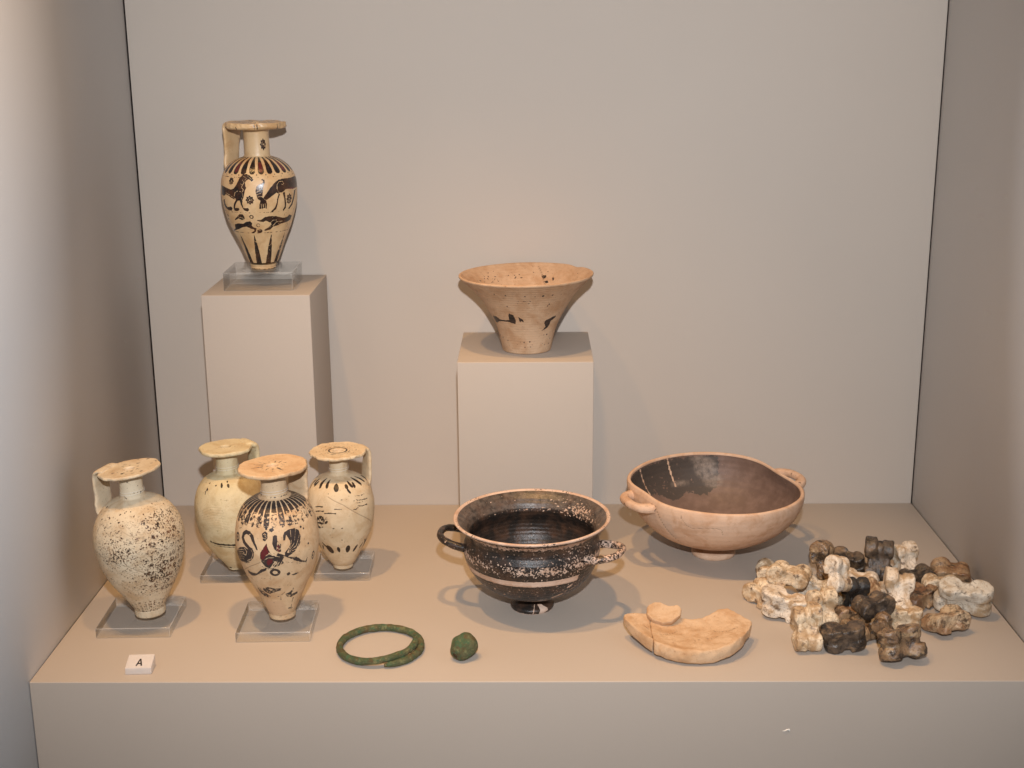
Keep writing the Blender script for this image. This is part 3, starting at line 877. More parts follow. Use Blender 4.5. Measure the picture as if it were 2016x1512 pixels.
        ('D',0.97,(1.1,2.4,0.35),[(-31.1,71)]),
        ('D',0.97,(1.9,2.4,0.1),[(-7.5,69.5)]),
        ('D',0.97,(1.3,1.5,0),[(15.8,69.8)]),
        ('D',0.97,(1.1,1.8,-0.2),[(34.5,69.8)]),
        ('D',0.97,(0.6,1.4,-0.4),[(53.4,69.3)]),
        ('D',0.97,(0.8,2,0.6),[(-81.7,66.9)]),
        ('L',0.8,0.9,[(-47.4,55.1),(-39.4,56),(-32.1,56.2)]),
        ('L',0.45,0.9,[(-24.9,54.7),(-11.2,55.3),(1.8,54.9)]),
        ('L',0.85,0.9,[(-46,51.8),(-37.8,52.8),(-30.4,53)]),
        ('L',0.7,0.9,[(-27.6,51.5),(-17.7,52.1),(-8.3,51.9)]),
        ('L',0.7,0.9,[(22,53.7),(26,53.4),(30.5,54.3)]),
        ('L',0.75,0.9,[(31,55.6),(40,54.7),(51,54.6)]),
        ('L',0.7,0.9,[(29.8,60.1),(40.8,59),(54.9,58.6)]),
        ('L',0.5,0.9,[(29.9,63.1),(38.4,62.3),(49.1,62.4)]),
        ('L',0.55,0.9,[(23.3,58.5),(31.8,57.8),(41.7,58)]),
        ('L',0.55,0.9,[(-44.8,47.5),(-33.6,48.6),(-23.9,48.9)]),
        ('P',0.55,[(-50.4,47.1),(-34.9,49.7),(-21.4,47.5),(-23.2,43.9),(-34.9,42.1),(-46,42.9)]),
        ('P',0.5,[(-49.9,42.5),(-36.3,42.6),(-31,40.5),(-41.2,38.5),(-49.6,39.5)]),
        ('D',0.8,(0.8,0.5,0),[(-13.6,40)]),
        ('D',0.8,(0.8,0.5,0),[(1,40)]),
        ('D',0.8,(0.5,0.5,0),[(0,29.7)]),
        ('D',0.9,(0.5,0.5,0),[(-22.7,65.7)]),
        ('D',0.95,(2.4,4,0.35),[(-30.6,20.4)]),
        ('D',0.95,(1.2,2.6,0.1),[(-9,20.7)]),
        ('D',0.95,(1.7,3.4,-0.05),[(12.6,20.8)]),
        ('D',0.95,(1.1,3.2,-0.35),[(31.3,20)]),
        ('D',0.95,(0.7,2.6,-0.5),[(48.9,21)]),
        ('D',0.95,(0.8,2.8,0.6),[(-41.5,23.9)]),
        ('K',1,0.4,[(-23.3,63.8),(4.7,58),(29.5,49.6),(65,38.8)]),
        ('L',0.22,0.9,[(-46.5,60.9),(-7.8,61.9),(24.6,61.6),(61,60.3)]),
        ('L',0.22,0.9,[(-45.7,59.1),(-7.9,60.1),(23.8,59.8),(58.9,58.6)]),
        ('L',0.22,0.9,[(-45.1,57.3),(-7.9,58.3),(23.1,58),(57.2,56.9)]),
        ('L',0.25,0.8,[(-52.3,30.3),(-24.2,29.3),(4.8,28.6),(45.3,27.4)]),
    ],
    rear=[
        ('D',0.8,(0.9,1.5,0.3),[(-15.9,72)]),
        ('D',0.8,(0.9,1.3,0.3),[(-1.2,71.7)]),
        ('D',0.8,(0.5,0.5,0.3),[(-3,73.9)]),
        ('D',0.8,(0.8,1.2,0.3),[(-48.2,69.1)]),
        ('D',0.8,(0.7,0.4,0.3),[(-29.3,71.9)]),
        ('D',0.8,(0.5,1.6,0.3),[(-50.2,66.5)]),
        ('D',0.8,(0.6,0.5,0.3),[(-49.3,72.7)]),
        ('L',0.82,1.7,[(-45.3,29.1),(-33.9,27.7),(-19.1,27.2),(-0.2,26.5),(13.8,26.5)]),
        ('L',1,0.5,[(-40,26),(-20.4,25.2),(-0.7,24.4)]),
        ('P',0.6,[(-42,3.3),(-27.4,3.2),(-32.8,1.6),(-49.5,1.2)]),
        ('K',0.35,0.25,[(-58.3,52.2),(-36.7,57.5),(-15.3,57.2)]),
        ('K',0.35,0.25,[(-55,51.1),(-33.7,55.7),(-13.7,55.2)]),
        ('K',0.35,0.25,[(-52.1,50),(-31.1,53.8),(-12.2,53.1)]),
        ('K',0.35,0.25,[(-49.5,48.8),(-28.7,51.9),(-10.8,50.9)]),
        ('K',0.35,0.25,[(-47,47.5),(-26.4,50),(-9.5,48.7)]),
        ('K',0.35,0.25,[(-44.7,46.2),(-24.3,48),(-8.2,46.4)]),
        ('K',0.35,0.25,[(-42.6,44.9),(-22.2,46),(-6.9,44.2)]),
        ('K',0.35,0.25,[(-40.6,43.6),(-20.3,43.9),(-5.6,41.8)]),
        ('K',0.35,0.25,[(-38.8,42.1),(-18.4,41.8),(-4.4,39.4)]),
    ],
    left=[
        ('K',0.8,0.4,[(-45.3,51.9),(-31.5,50),(-17.6,46.7),(-5.5,42.9),(8.4,37.9),(25.9,31.2),(39,23.9),(46.5,18.1)]),
        ('K',0.7,0.35,[(-47.2,54.5),(-40.1,52.9),(-33.5,55.2)]),
        ('K',0.6,0.3,[(-23.5,72.7),(-9.5,68.2),(5.5,65.8)]),
    ],
    flare=[
        ('P',0.97,[(-65.2,30.1),(-52.9,30.6),(-47.5,28.6),(-35.5,28.5),(-28.2,29.2),(-27.9,32.1),(-25.6,35.1),(-19.5,33.6),(-16.9,29),(-18.9,26),(-24.8,26.2),(-30.1,27.4),(-38.2,27.2),(-49.8,26.8),(-60.9,24.6),(-68.1,24.4),(-69.4,27.3)]),
        ('P',0.85,[(-12.6,32),(-8.6,31),(-5.6,30),(-4.2,27.5),(-8.3,28.6),(-11.1,27.7)]),
        ('P',0.88,[(50.9,31.1),(43.4,30.4),(39.4,29.4),(32.2,28.5),(30.4,26.1),(35.6,22.6),(29,19.1),(40.4,21.3),(43.9,23.8),(43.9,26.9),(51.3,29.4)]),
        ('L',0.5,0.5,[(50.1,31),(59.3,34.6)]),
        ('D',1,(0.85,0.85,0),[(17,50.6)]),
        ('D',1,(0.5,0.5,0),[(-1.5,50.8)]),
        ('D',1,(0.6,0.6,0),[(-20.9,51.3)]),
        ('D',1,(0.5,0.5,0),[(-33,51.8)]),
        ('D',1,(0.6,0.6,0),[(27.1,50.8)]),
        ('D',1,(0.5,0.5,0),[(38,50.1)]),
        ('D',1,(0.4,0.4,0),[(8.6,50.4)]),
        ('D',1,(0.55,0.55,0),[(-24.5,41.2)]),
        ('D',1,(0.6,0.6,0),[(28.2,42.6)]),
        ('D',1,(0.5,0.5,0),[(26.9,41.1)]),
        ('D',1,(0.5,0.5,0),[(-5.4,10.4)]),
        ('D',1,(0.6,0.6,0),[(6.4,10.7)]),
        ('D',1,(0.7,0.7,0),[(43.8,15.5)]),
        ('D',1,(0.4,0.4,0),[(36.4,15.5)]),
        ('D',1,(0.5,0.5,0),[(-43.1,10.8)]),
        ('D',1,(0.5,0.5,0),[(55.1,7.4)]),
        ('D',1,(0.4,0.4,0),[(-3.9,6.2)]),
        ('D',1,(0.4,0.4,0),[(8.4,6.4)]),
        ('D',1,(0.4,0.4,0),[(-57.9,12.4)]),
        ('D',1,(0.4,0.4,0),[(41.9,7)]),
        ('D',1,(0.4,0.4,0),[(56.3,11.3)]),
        ('P',0.3,[(-11.4,47),(11.6,46.5),(11.6,44.6),(1,44.5),(-11.4,45.1)]),
    ],
)

# ---------------------------------------------------------------- flask stands
slab(54, 51, 14.3, (-217.5, 277.8, 204.0), 0.02, "thick clear acrylic block on the tall beige block")
slab(50.5, 52, 7.2, (-278.0, 89.2, 0.0), 0.03, "clear acrylic plate under the speckled flask with no painted figures")
slab(50.5, 51.5, 7.2, (-180.8, 82.2, 0.0), 0.03, "clear acrylic plate under the flask painted with a swan")
slab(43.5, 45, 6.4, (-232.0, 178.0, 0.0), 0.02, "clear acrylic plate under the plain flask with one dark line")
slab(42.0, 43.5, 6.4, (-147.9, 180.6, 0.0), 0.02, "clear acrylic plate under the flask with short black dashes")


def facing(at, lean=0.0):
    phi = math.atan2(CAM_LOC.x * 1000 - at[0], -(CAM_LOC.y * 1000 - at[1]))
    return (Matrix.Rotation(RAD(lean), 3, 'Y') @ Matrix.Rotation(phi, 3, 'Z')).to_euler()


def mouth_disc(parent, R, z0, z1, mat, seed, tilt=(0, 0), chips=(), rings=None, deco=None, edge=0.0):
    """flat round mouth with a hole: underside, edge, top, lip of the hole, bore"""
    t = z1 - z0
    prof = [(6.0, z0 - 0.6), (8.0, z0), (R - 2.2, z0 + 0.2), (R - 0.4, z0 + 0.25 * t), (R, z0 + 0.55 * t), (R - 0.35, z1 - 0.25), (R - 1.0, z1),
            (R - 3, z1 - 0.15), (6.2, z1 - 0.35), (5.0, z1 - 0.15), (4.1, z1 - 0.3), (3.7, z1 - 1.2), (3.5, z1 - 6), (3.3, z1 - 12)]
    w = wobble(seed)

    def warp(Rr, Z, T):
        pts = np.stack([Rr * np.sin(T), -Rr * np.cos(T), Z], -1)
        k = np.clip((Rr - R * 0.5) / (R * 0.5), 0, 1)
        Rr = Rr + k * (0.45 * w(pts, 9.0) + 0.22 * w(pts * 2.3 + 7, 6.0))
        for (a, half, dep) in chips:
            d = (T - math.radians(a) + math.pi) % (2 * math.pi) - math.pi
            Rr = Rr - np.clip(1 - np.abs(d) / math.radians(half), 0, 1) ** 0.7 * dep * k**2
        Z = Z + 0.3 * w(pts + 31.0, 12.0) * k + math.tan(RAD(tilt[0])) * Rr * np.sin(T) * np.clip(Rr / 6 - 0.6, 0, 1) \
            + math.tan(RAD(tilt[1])) * Rr * np.cos(T) * np.clip(Rr / 6 - 0.6, 0, 1)
        return Rr, Z

    def dec(sh):
        p = sh.chan('paint')
        topside = (sh.z > z1 - 0.6)[:, None] & (sh.r > 4.2)[:, None]
        if rings:
            for (rr, ww, v) in rings:
                p[:] = np.maximum(p, v * np.clip((ww / 2 - np.abs(sh.r - rr)) / 0.25 + 0.5, 0, 1)[:, None] * topside)
        if deco:
            deco(sh, p, topside)
        if edge:
            p[:] = np.maximum(p, edge * ((sh.r > R - 2.4)[:, None] & (sh.z < z1 - 0.1)[:, None]))
    return turned("mouth_disc", prof, mat, parent, ncol=160, step=0.45, dense=0.2, decorate=dec, warp=warp, cap0=False)


def strap_handle(parent, ang, R, ztop, rs, zs, width, thick, mat, seed=3, bow=2.0, lift=0.0):
    """a flat strap from the mouth disc's edge down to the shoulder, in the plane at angle `ang` (degrees, 0 = front)"""
    a = math.radians(ang)
    u = np.array([math.sin(a), -math.cos(a), 0])
    s = np.array([math.cos(a), math.sin(a), 0])
    rz = [(R - 5.5, ztop), (R - 1.2, ztop + lift), (R + bow * 0.75, ztop - 2.0), (R + bow, ztop - 7), (0.5 * (R + bow + rs + 1.2), 0.5 * (ztop - 7 + zs + 4)),
          (rs + 1.0, zs + 4), (rs - 1.2, zs - 0.8), (rs - 4.0, zs - 4)]
    path = [u * r + np.array([0, 0, z]) for r, z in rz]
    w0, w1 = width
    size = [(w0 * 1.0, thick * 0.9), (w0, thick), (w0 * 0.97, thick), (w0 * 0.92, thick), (w1 * 0.94, thick), (w1, thick * 1.05), (w1 * 1.06, thick), (w1, thick * 0.6)]
    return sweep("handle", path, size, s, mat, parent, nsec=26, power=3.2, seed=seed, rough=0.3)


def flask(key, mat, label, ncol, step, decorate, hnd, disc_kw, foot_z, thread=True, seed=5):
    F = FLASK[key]
    e = empty("oil_flask", F["at"], facing(F["at"], F["lean"][0]))
    tag(e, label, "flask", "small ancient oil flasks")
    prof = F["prof"]
    w = wobble(seed)

    def warp(R, Z, T):
        pts = np.stack([R * np.sin(T), -R * np.cos(T), Z], -1)
        return R + 0.22 * w(pts, 22.0), Z
    body_prof = [p for p in prof if p[1] >= foot_z]
    turned("body", body_prof, mat, e, ncol=ncol, step=step, decorate=decorate, warp=warp)
    fr = [p for p in prof if p[1] < foot_z]
    fz = foot_z + 0.6
    turned("foot", [(2, 0.25), (fr[0][0] - 1.5, 0.25), (fr[0][0] - 0.8, 0.0)] + fr + [(fr[-1][0] - 0.4, fz), (fr[-1][0] - 3, fz)], mat, e, ncol=90, step=0.5, dense=0.2,
           decorate=(lambda sh: foot_marks(sh, key)))
    R, z0, z1 = F["disc"]
    mouth_disc(e, R, z0, z1, mat, seed + 1, **disc_kw)
    if hnd:
        strap_handle(e, mat=mat, R=R, ztop=0.5 * (z0 + z1), seed=seed + 2, **hnd)
    if thread:
        nr, nz = F["neck"]
        a = np.linspace(0, 2 * math.pi, 60)
        rr = nr + 0.35
        for k, dz in enumerate((3.2, 4.6)):
            p = np.stack([rr * np.sin(a), -rr * np.cos(a), nz + dz + 0.5 * np.sin(a + k)], -1)
            sweep("thread", p, (0.22, 0.22), None, M_THREAD, e, nsec=6, power=2, step=1.5, rough=0)
    return e


def foot_marks(sh, key):
    p = sh.chan('paint')
    if key == 'top':
        sh.band(0.3, 0.9, 0.6)
    elif key in ('left', 'front'):
        p[:] = 0.14


# ---- tall flask with two animal friezes
def deco_top(sh):
    k = 0.962
    sh.chan('paint'); sh.chan('red')
    n = 24
    for i in range(n):
        a = -10.5 + i * 360 / n
        sh.poly([(a - 3.0, 91.4 * k), (a + 3.0, 91.4 * k), (a + 4.6, 86.5 * k), (a + 5.3, 83 * k), (a + 5.0, 80.9 * k), (a + 3.0, 79.7 * k),
                 (a, 79.3 * k), (a - 3.0, 79.7 * k), (a - 5.0, 80.9 * k), (a - 5.3, 83 * k), (a - 4.6, 86.5 * k)], 0.97)
        if i % 3 == 1:
            sh.poly([(a - 3.4, 88 * k), (a + 3.4, 88 * k), (a + 3.8, 82 * k), (a, 80.6 * k), (a - 3.8, 82 * k)], 0.75, name='red')
        sh.disc(a + 7.5, 79.0 * k, 0.45)
    sh.band(77.0 * k, 77.5 * k, 0.42)
    sh.band(49.0 * k, 49.6 * k, 0.45)
    sh.band(31.9 * k, 32.7 * k, 0.5)
    for i in range(10):
        a = -16 + i * 36
        sh.poly([(a - 0.6, 30.5 * k), (a + 0.6, 30.5 * k), (a + 11, 4.5 * k), (a - 11, 4.5 * k)], 0.72)
        sh.poly([(a - 5, 16 * k), (a + 5, 16 * k), (a + 11, 4.5 * k), (a - 11, 4.5 * k)], 0.97)
    for s in MARKS['top']:
        sh.shape(s)
    # the friezes go on round the back: the same beasts again
    for s in MARKS['top']:
        pts = [(a + 168, z) for a, z in s[-1]]
        if z_ok(pts):
            sh.shape(s[:-1] + (pts,))


def tongue_top(sh, p, t):
    p[:] = np.maximum(p, 0.62 * t * ((np.cos(sh.th * 11 + 0.4)[None, :] > 0.45) & (sh.r < 20)[:, None]))
    side = (sh.r > 21.5)[:, None] & ~t
    for a in (-3, 3, -40, 46):
        p[:] = np.maximum(p, 0.8 * side * (np.abs(sh.th - RAD(a)) < 0.022)[None, :])


def z_ok(pts):
    return max(p[1] for p in pts) < 80


flask('top', M_TOPVASE, "tall cream flask painted with two rows of dark animals, standing on the tall block", 460, 0.32, deco_top,
      dict(ang=-128, rs=24.3, zs=77, width=(22, 18), thick=3.6, bow=0.4, lift=0.6),
      dict(tilt=(-0.5, 0), chips=((62, 9, 1.6), (75, 6, 1.0)),
           deco=tongue_top),
      foot_z=3.2, thread=False, seed=11)


# ---- speckled flask
def deco_left(sh):
    r = np.random.RandomState(4)
    sh.chan('paint'); sh.chan('crack')
    # incised scale pattern with remains of slip, best kept on the right side
    for row in range(11):
        z = 76 - row * 5.2
        n = 34
        for i in range(n):
            a = (i + 0.5 * (row % 2)) * 360 / n - 180
            keep = 0.12 + 0.6 * math.exp(-((a - 42) / 40.0) ** 2) + 0.45 * math.exp(-((a - 12) / 22.0) ** 2 - ((z - 38) / 9.0) ** 2) \
                + 0.5 * math.exp(-((abs(a) - 180) / 60.0) ** 2)
            keep *= r.uniform(0.45, 1.15)
            rr = np.interp(z, sh.zs, sh.rs)
            w = 2 * math.pi * rr / n
            if keep > 0.12:
                sh.disc(a, z, w * 0.52, 2.3, min(0.62, 0.24 + keep * 0.42), ang=r.uniform(-0.3, 0.3), soft=0.9)
                arc = [(a + 4.9 * math.cos(t), z - 0.5 - 2.2 * math.sin(t)) for t in np.linspace(0, math.pi, 7)]
                sh.line(arc, 0.45, 0.95, mode='cut')
                sh.line([(b, c - 0.4) for b, c in arc], 0.3, 0.35 + 0.2 * keep)
                sh.line(arc, 0.34, 0.5, name='crack')
    P_ = sh.chan('paint')
    zf, af = sh.z[:, None], np.degrees(sh.th)[None, :]
    veil = 0.30 * np.exp(-((af + 30) / 32.0) ** 2 - ((zf - 56) / 14.0) ** 2) + 0.34 * np.exp(-((af - 30) / 30.0) ** 2 - ((zf - 36) / 14.0) ** 2) \
        + 0.30 * np.exp(-((af - 40) / 30.0) ** 2 - ((zf - 74) / 8.0) ** 2) + 0.24 * np.exp(-((np.abs(af) - 180) / 70.0) ** 2) + 0.13
    P_[:] = np.maximum(P_, veil * ((zf > 6) & (zf < 84)))
    # flecks of slip
    for i in range(1500):
        a = r.uniform(-180, 180)
        z = r.uniform(12, 84)
        q = 0.25 + 0.75 * math.exp(-((a + 25) / 30.0) ** 2 - ((z - 58) / 12.0) ** 2) + 0.5 * math.exp(-((a + 2) / 16.0) ** 2 - ((z - 80) / 8.0) ** 2) \
            + 0.55 * math.exp(-((a - 5) / 25.0) ** 2 - ((z - 34) / 8.0) ** 2)
        if r.uniform() < q * 0.8:
            s = r.uniform(0.16, 0.55)
            sh.disc(a, z, s * r.uniform(0.8, 1.7), s, r.uniform(0.6, 1.0), ang=r.uniform(-0.9, 0.9))
    # rays round the base
    for i in range(26):
        a = i * 360 / 26 + 3
        sh.poly([(a - 4.5, 15), (a + 4.5, 15), (a + 5.3, 5.4), (a - 5.3, 5.4)], 0.42)
        sh.line([(a + 6.9, 17), (a + 6.9, 5)], 0.5, 1.0, mode='cut')
    sh.band(5.0, 5.6, 0.6)
    for i in range(12):
        sh.disc(r.uniform(-80, 80), r.uniform(88, 100), r.uniform(0.3, 0.9), r.uniform(0.2, 0.45), 0.8, ang=r.uniform(-1, 1))
    for s in MARKS['left']:
        sh.shape(s)


def fleck_top(seed, n, amt=0.8):
    def f(sh, p, t):
        r = np.random.RandomState(seed)
        for i in range(n):
            a, rr = r.uniform(-math.pi, math.pi), r.uniform(6, 19)
            x, y, s = rr * math.sin(a), -rr * math.cos(a), r.uniform(0.3, 0.9)
            d = np.hypot((sh.r[:, None] * np.sin(sh.th)[None] - x) / 1.6, -sh.r[:, None] * np.cos(sh.th)[None] - y)
            p[:] = np.maximum(p, t * amt * np.clip((s - d) / 0.3 + 0.5, 0, 1))
    return f


flask('left', M_LEFTVASE, "pale speckled flask with worn scale pattern, beside the side wall", 440, 0.34, deco_left,
      dict(ang=-126, rs=24.0, zs=75, width=(19, 18), thick=3.2, bow=3.2, lift=0.3),
      dict(tilt=(3.2, 0.5), deco=fleck_top(8, 26)), foot_z=4.8, seed=21)


# ---- flask with swan and winged figure
def deco_front(sh):
    sh.chan('paint'); sh.chan('red'); sh.chan('tone')
    r = np.random.RandomState(9)
    n = 30
    for i in range(n):
        a = -3 + i * 360 / n
        v = r.uniform(0.42, 0.66)
        sh.poly([(a - 4.4, 88.5), (a + 4.4, 88.5), (a + 4.9, 83.5), (a - 4.9, 83.5)], 0.86)
        sh.poly([(a - 4.9, 84), (a + 4.9, 84), (a + 4.9, 78), (a + 3.6, 75.2), (a, 74.4), (a - 3.6, 75.2), (a - 4.9, 78)], v)
        sh.line([(a + 6, 88.5), (a + 6, 76)], 0.42, 1.0, mode='cut')
    for s in MARKS['front']:
        sh.shape(s)
    for s in MARKS['front']:
        if s[0] not in ('K', 'G'):
            sh.shape(s[:-1] + ([(a + 175, z) for a, z in s[-1]],))
    for i in range(60):
        sh.disc(r.uniform(-180, 180), r.uniform(6, 80), r.uniform(0.15, 0.4), r.uniform(0.12, 0.3), r.uniform(0.4, 0.8), ang=r.uniform(-1, 1))
    sh.band(89.6, 90.6, 0.35)
    sh.band(103, 105, 0.3)


def star_top(sh, p, t):
    r = np.random.RandomState(3)
    for i in range(13):
        a = i * 2 * math.pi / 13 + r.uniform(-0.06, 0.06)
        d = (sh.th[None, :] - a + math.pi) % (2 * math.pi) - math.pi
        lat = np.abs(d) * sh.r[:, None]
        r1 = r.uniform(12, 18)
        ww = 0.75 * np.clip((r1 - sh.r) / 8, 0, 1)[:, None]
        p[:] = np.maximum(p, t * r.uniform(0.35, 0.8) * np.clip((ww - lat) / 0.3 + 0.5, 0, 1) * ((sh.r > 6.2) & (sh.r < r1))[:, None])


flask('front', M_FRONTVASE, "buff flask painted with a swan and a winged figure, its mouth marked with a star", 460, 0.32, deco_front,
      dict(ang=136, rs=22.6, zs=79, width=(20, 18), thick=4.0, bow=0.2, lift=-0.4),
      dict(tilt=(1.6, 0.0), deco=star_top, edge=0.1, chips=((32, 3, 0.7), (-70, 20, 0.5))), foot_z=3.6, seed=31)


# ---- plain flask
def deco_rear(sh):
    sh.chan('paint'); sh.chan('crack')
    r = np.random.RandomState(12)
    for s in MARKS['rear']:
        sh.shape(s)
    for i in range(110):
        sh.disc(r.uniform(-180, 180), r.uniform(6, 72), r.uniform(0.12, 0.32), r.uniform(0.1, 0.2), r.uniform(0.35, 0.7), ang=r.uniform(-1, 1))
    sh.line([(a, 20.2 + 0.3 * math.sin(a / 9.0)) for a in range(60, 300, 8)], 1.2, 0.6)


flask('rear', M_REARVASE, "plain buff flask with a single dark line, behind the swan flask", 300, 0.42, deco_rear,
      dict(ang=118, rs=21.5, zs=66, width=(17, 15), thick=4.4, bow=3.2, lift=0.4),
      dict(tilt=(-0.6, 0.0), rings=((7.0, 1.2, 0.22), (12.5, 0.8, 0.2), (17, 0.8, 0.16))), foot_z=1.6, seed=41)


# ---- flask with dashes
def deco_right(sh):
    sh.chan('paint'); sh.chan('crack')
    r = np.random.RandomState(14)
    for s in MARKS['right']:
        sh.shape(s)
    for s in MARKS['right']:
        if s[0] == 'D':
            for da in (100, 190, 260):
                sh.shape(s[:-1] + ([(a + da, z) for a, z in s[-1] if True],))
    for i in range(60):
        sh.disc(r.uniform(-180, 180), r.uniform(10, 66), r.uniform(0.15, 0.45), r.uniform(0.1, 0.22), r.uniform(0.4, 0.9), ang=r.uniform(-0.5, 0.5))


flask('right', M_RIGHTVASE, "buff flask with rows of short black dashes and ringed mouth", 340, 0.4, deco_right,
      dict(ang=112, rs=21.0, zs=63.5, width=(13, 15), thick=3.2, bow=2.6, lift=0.2),
      dict(tilt=(0.2, 0.0), rings=((6.6, 1.3, 0.8), (9.0, 0.8, 0.55), (11.0, 0.7, 0.5), (13.5, 0.7, 0.45), (16.0, 0.7, 0.4)),
           chips=((8, 6, 1.0), (28, 5, 0.8))), foot_z=3.4, seed=51)

# ---------------------------------------------------------------- flaring cup on the short block
cup = empty("flaring_cup", (-7.6, 262.0, 154.0), facing((-7.6, 262.0)))
tag(cup, "flaring terracotta cup with worn black bird marks, on the short block", "cup")
w_f = wobble(61)


def cup_warp(R, Z, T):
    k = np.clip(Z / 60, 0, 1) ** 2
    pts = np.stack([R * np.sin(T), -R * np.cos(T), Z], -1)
    R = R * (1 + 0.008 * k * np.cos(2 * T + 0.8)) + 0.25 * w_f(pts, 24.0)
    notch = np.exp(-((np.abs(T) - 2.42) / 0.13) ** 2) * (T > 0) * np.clip((Z - 54) / 6, 0, 1)
    Z = Z + k * 0.7 * np.sin(T + 0.6) - notch * 0.0 - 1.2 * np.exp(-((T - 2.25) / 0.12) ** 2) * np.clip((Z - 52) / 8, 0, 1)
    return R, Z


FL_OUT = [(6, 0.4), (18.2, 0.0), (19.4, 0.8), (20.0, 4), (22.2, 14), (24.9, 22), (28.8, 30), (32.8, 37), (37.6, 44), (42.9, 50), (48.2, 55), (51.4, 58)]
FL_RIM = [(50.6, 57.5), (52.6, 58.8), (53.2, 60.0), (52.8, 60.9), (51.6, 60.8), (50.2, 59.4), (49.0, 58.4)]
FL_IN = [(49.4, 58.8), (45.4, 55.0), (39.6, 49.0), (34, 42), (28.8, 34.5), (24.2, 26), (20.4, 17), (17.0, 8), (10, 4.4), (1, 4.2)]


def deco_flare_out(sh):
    sh.chan('paint'); sh.chan('red')
    r = np.random.RandomState(22)
    for q in MARKS['flare']:
        sh.shape(q)
        if q[0] != 'D':
            sh.shape(q[:-1] + ([(a_ + 170, z_) for a_, z_ in q[-1]],))
    for i in range(50):
        z = r.choice([8, 10, 12, 38, 47]) + r.uniform(-2, 2)
        sh.disc(r.uniform(-180, 180), z, r.uniform(0.12, 0.36), r.uniform(0.12, 0.32), r.uniform(0.6, 1))
    sh.disc(-4, 44.4, 5.5, 0.9, 0.30)
    sh.band(20.0, 21.0, 0.12)


def deco_flare_in(sh):
    p = sh.chan('paint'); sh.chan('crack')
    r = np.random.RandomState(23)
    sh.rows[:] = True
    for i in range(300):
        a = r.normal(-132, 26) if i < 260 else r.uniform(-180, 180)
        sh.disc(a, r.uniform(36, 57) if i % 3 else r.uniform(50, 56), r.uniform(0.15, 0.7), r.uniform(0.12, 0.45), r.uniform(0.5, 0.95), ang=r.uniform(-1, 1))
    for a, z, s in ((160, 51, 1.6), (155, 47.6, 1.2), (148, 50, 1.0), (146, 44, 1.9), (142, 41, 1.2), (152, 42.5, 0.9)):
        sh.disc(a, z, s * 1.3, s * 0.8, 0.9, ang=r.uniform(-1, 1))
    sh.line([(168, 58), (164, 54), (158, 47), (148, 41), (138, 38)], 0.7, 0.8, name='crack')


turned("body", FL_OUT, M_FLARE, cup, ncol=320, step=0.5, decorate=deco_flare_out, warp=cup_warp, cap1=False)
turned("inside", FL_IN, M_FLARE, cup, ncol=260, step=0.5, dense=0.0, decorate=deco_flare_in, warp=cup_warp, cap0=False)
turned("rim", FL_RIM, M_FLARE, cup, ncol=260, step=0.4, dense=0.2, warp=cup_warp, cap0=False, cap1=False)

# ---------------------------------------------------------------- black two-handled cup
blk = empty("two_handled_cup", (-4.3, 113.8, 0.0), facing((-4.3, 113.8)))
tag(blk, "black glazed two-handled cup with a bare clay stripe below the shoulder", "cup")
w_b = wobble(71)


def blk_warp(R, Z, T):
    pts = np.stack([R * np.sin(T), -R * np.cos(T), Z], -1)
    k = np.clip(Z / 68, 0, 1)
    return R * (1 + 0.006 * k * np.cos(2 * T)) + 0.15 * w_b(pts, 26.0), Z + k * 0.4 * np.sin(T)


BK_OUT = [(3, 9.4), (11.5, 10.2), (18.5, 12.2), (26.5, 15.4), (34.5, 20.6), (41, 27.0), (45.4, 34), (47.8, 41), (48.6, 47), (47.9, 51), (46.4, 54.4), (46.0, 57.6),
          (47.6, 61), (50.6, 64.2), (53.6, 66.6)]
BK_RIM = [(53.0, 66.0), (55.0, 67.4), (55.8, 68.6), (55.2, 69.4), (54.2, 69.4), (53.0, 68.6), (52.4, 68.0)]
BK_IN = [(52.9, 68.6), (51.6, 67.6), (48.6, 65.2), (45.6, 61.2), (43.9, 57), (44.4, 53), (46.0, 48), (45.6, 42), (43.4, 35), (39, 28.4), (32.6, 22), (24.6, 17), (16, 14), (8, 12.8), (1, 12.4)]
BK_FOOT = [(2, 3.0), (10, 3.0), (13.4, 0.6), (14.6, 0.0), (15.3, 0.9), (15.5, 2.6), (14.2, 4.0), (10.8, 6.2), (8.6, 8.4), (8.6, 10.6), (3, 10.8)]


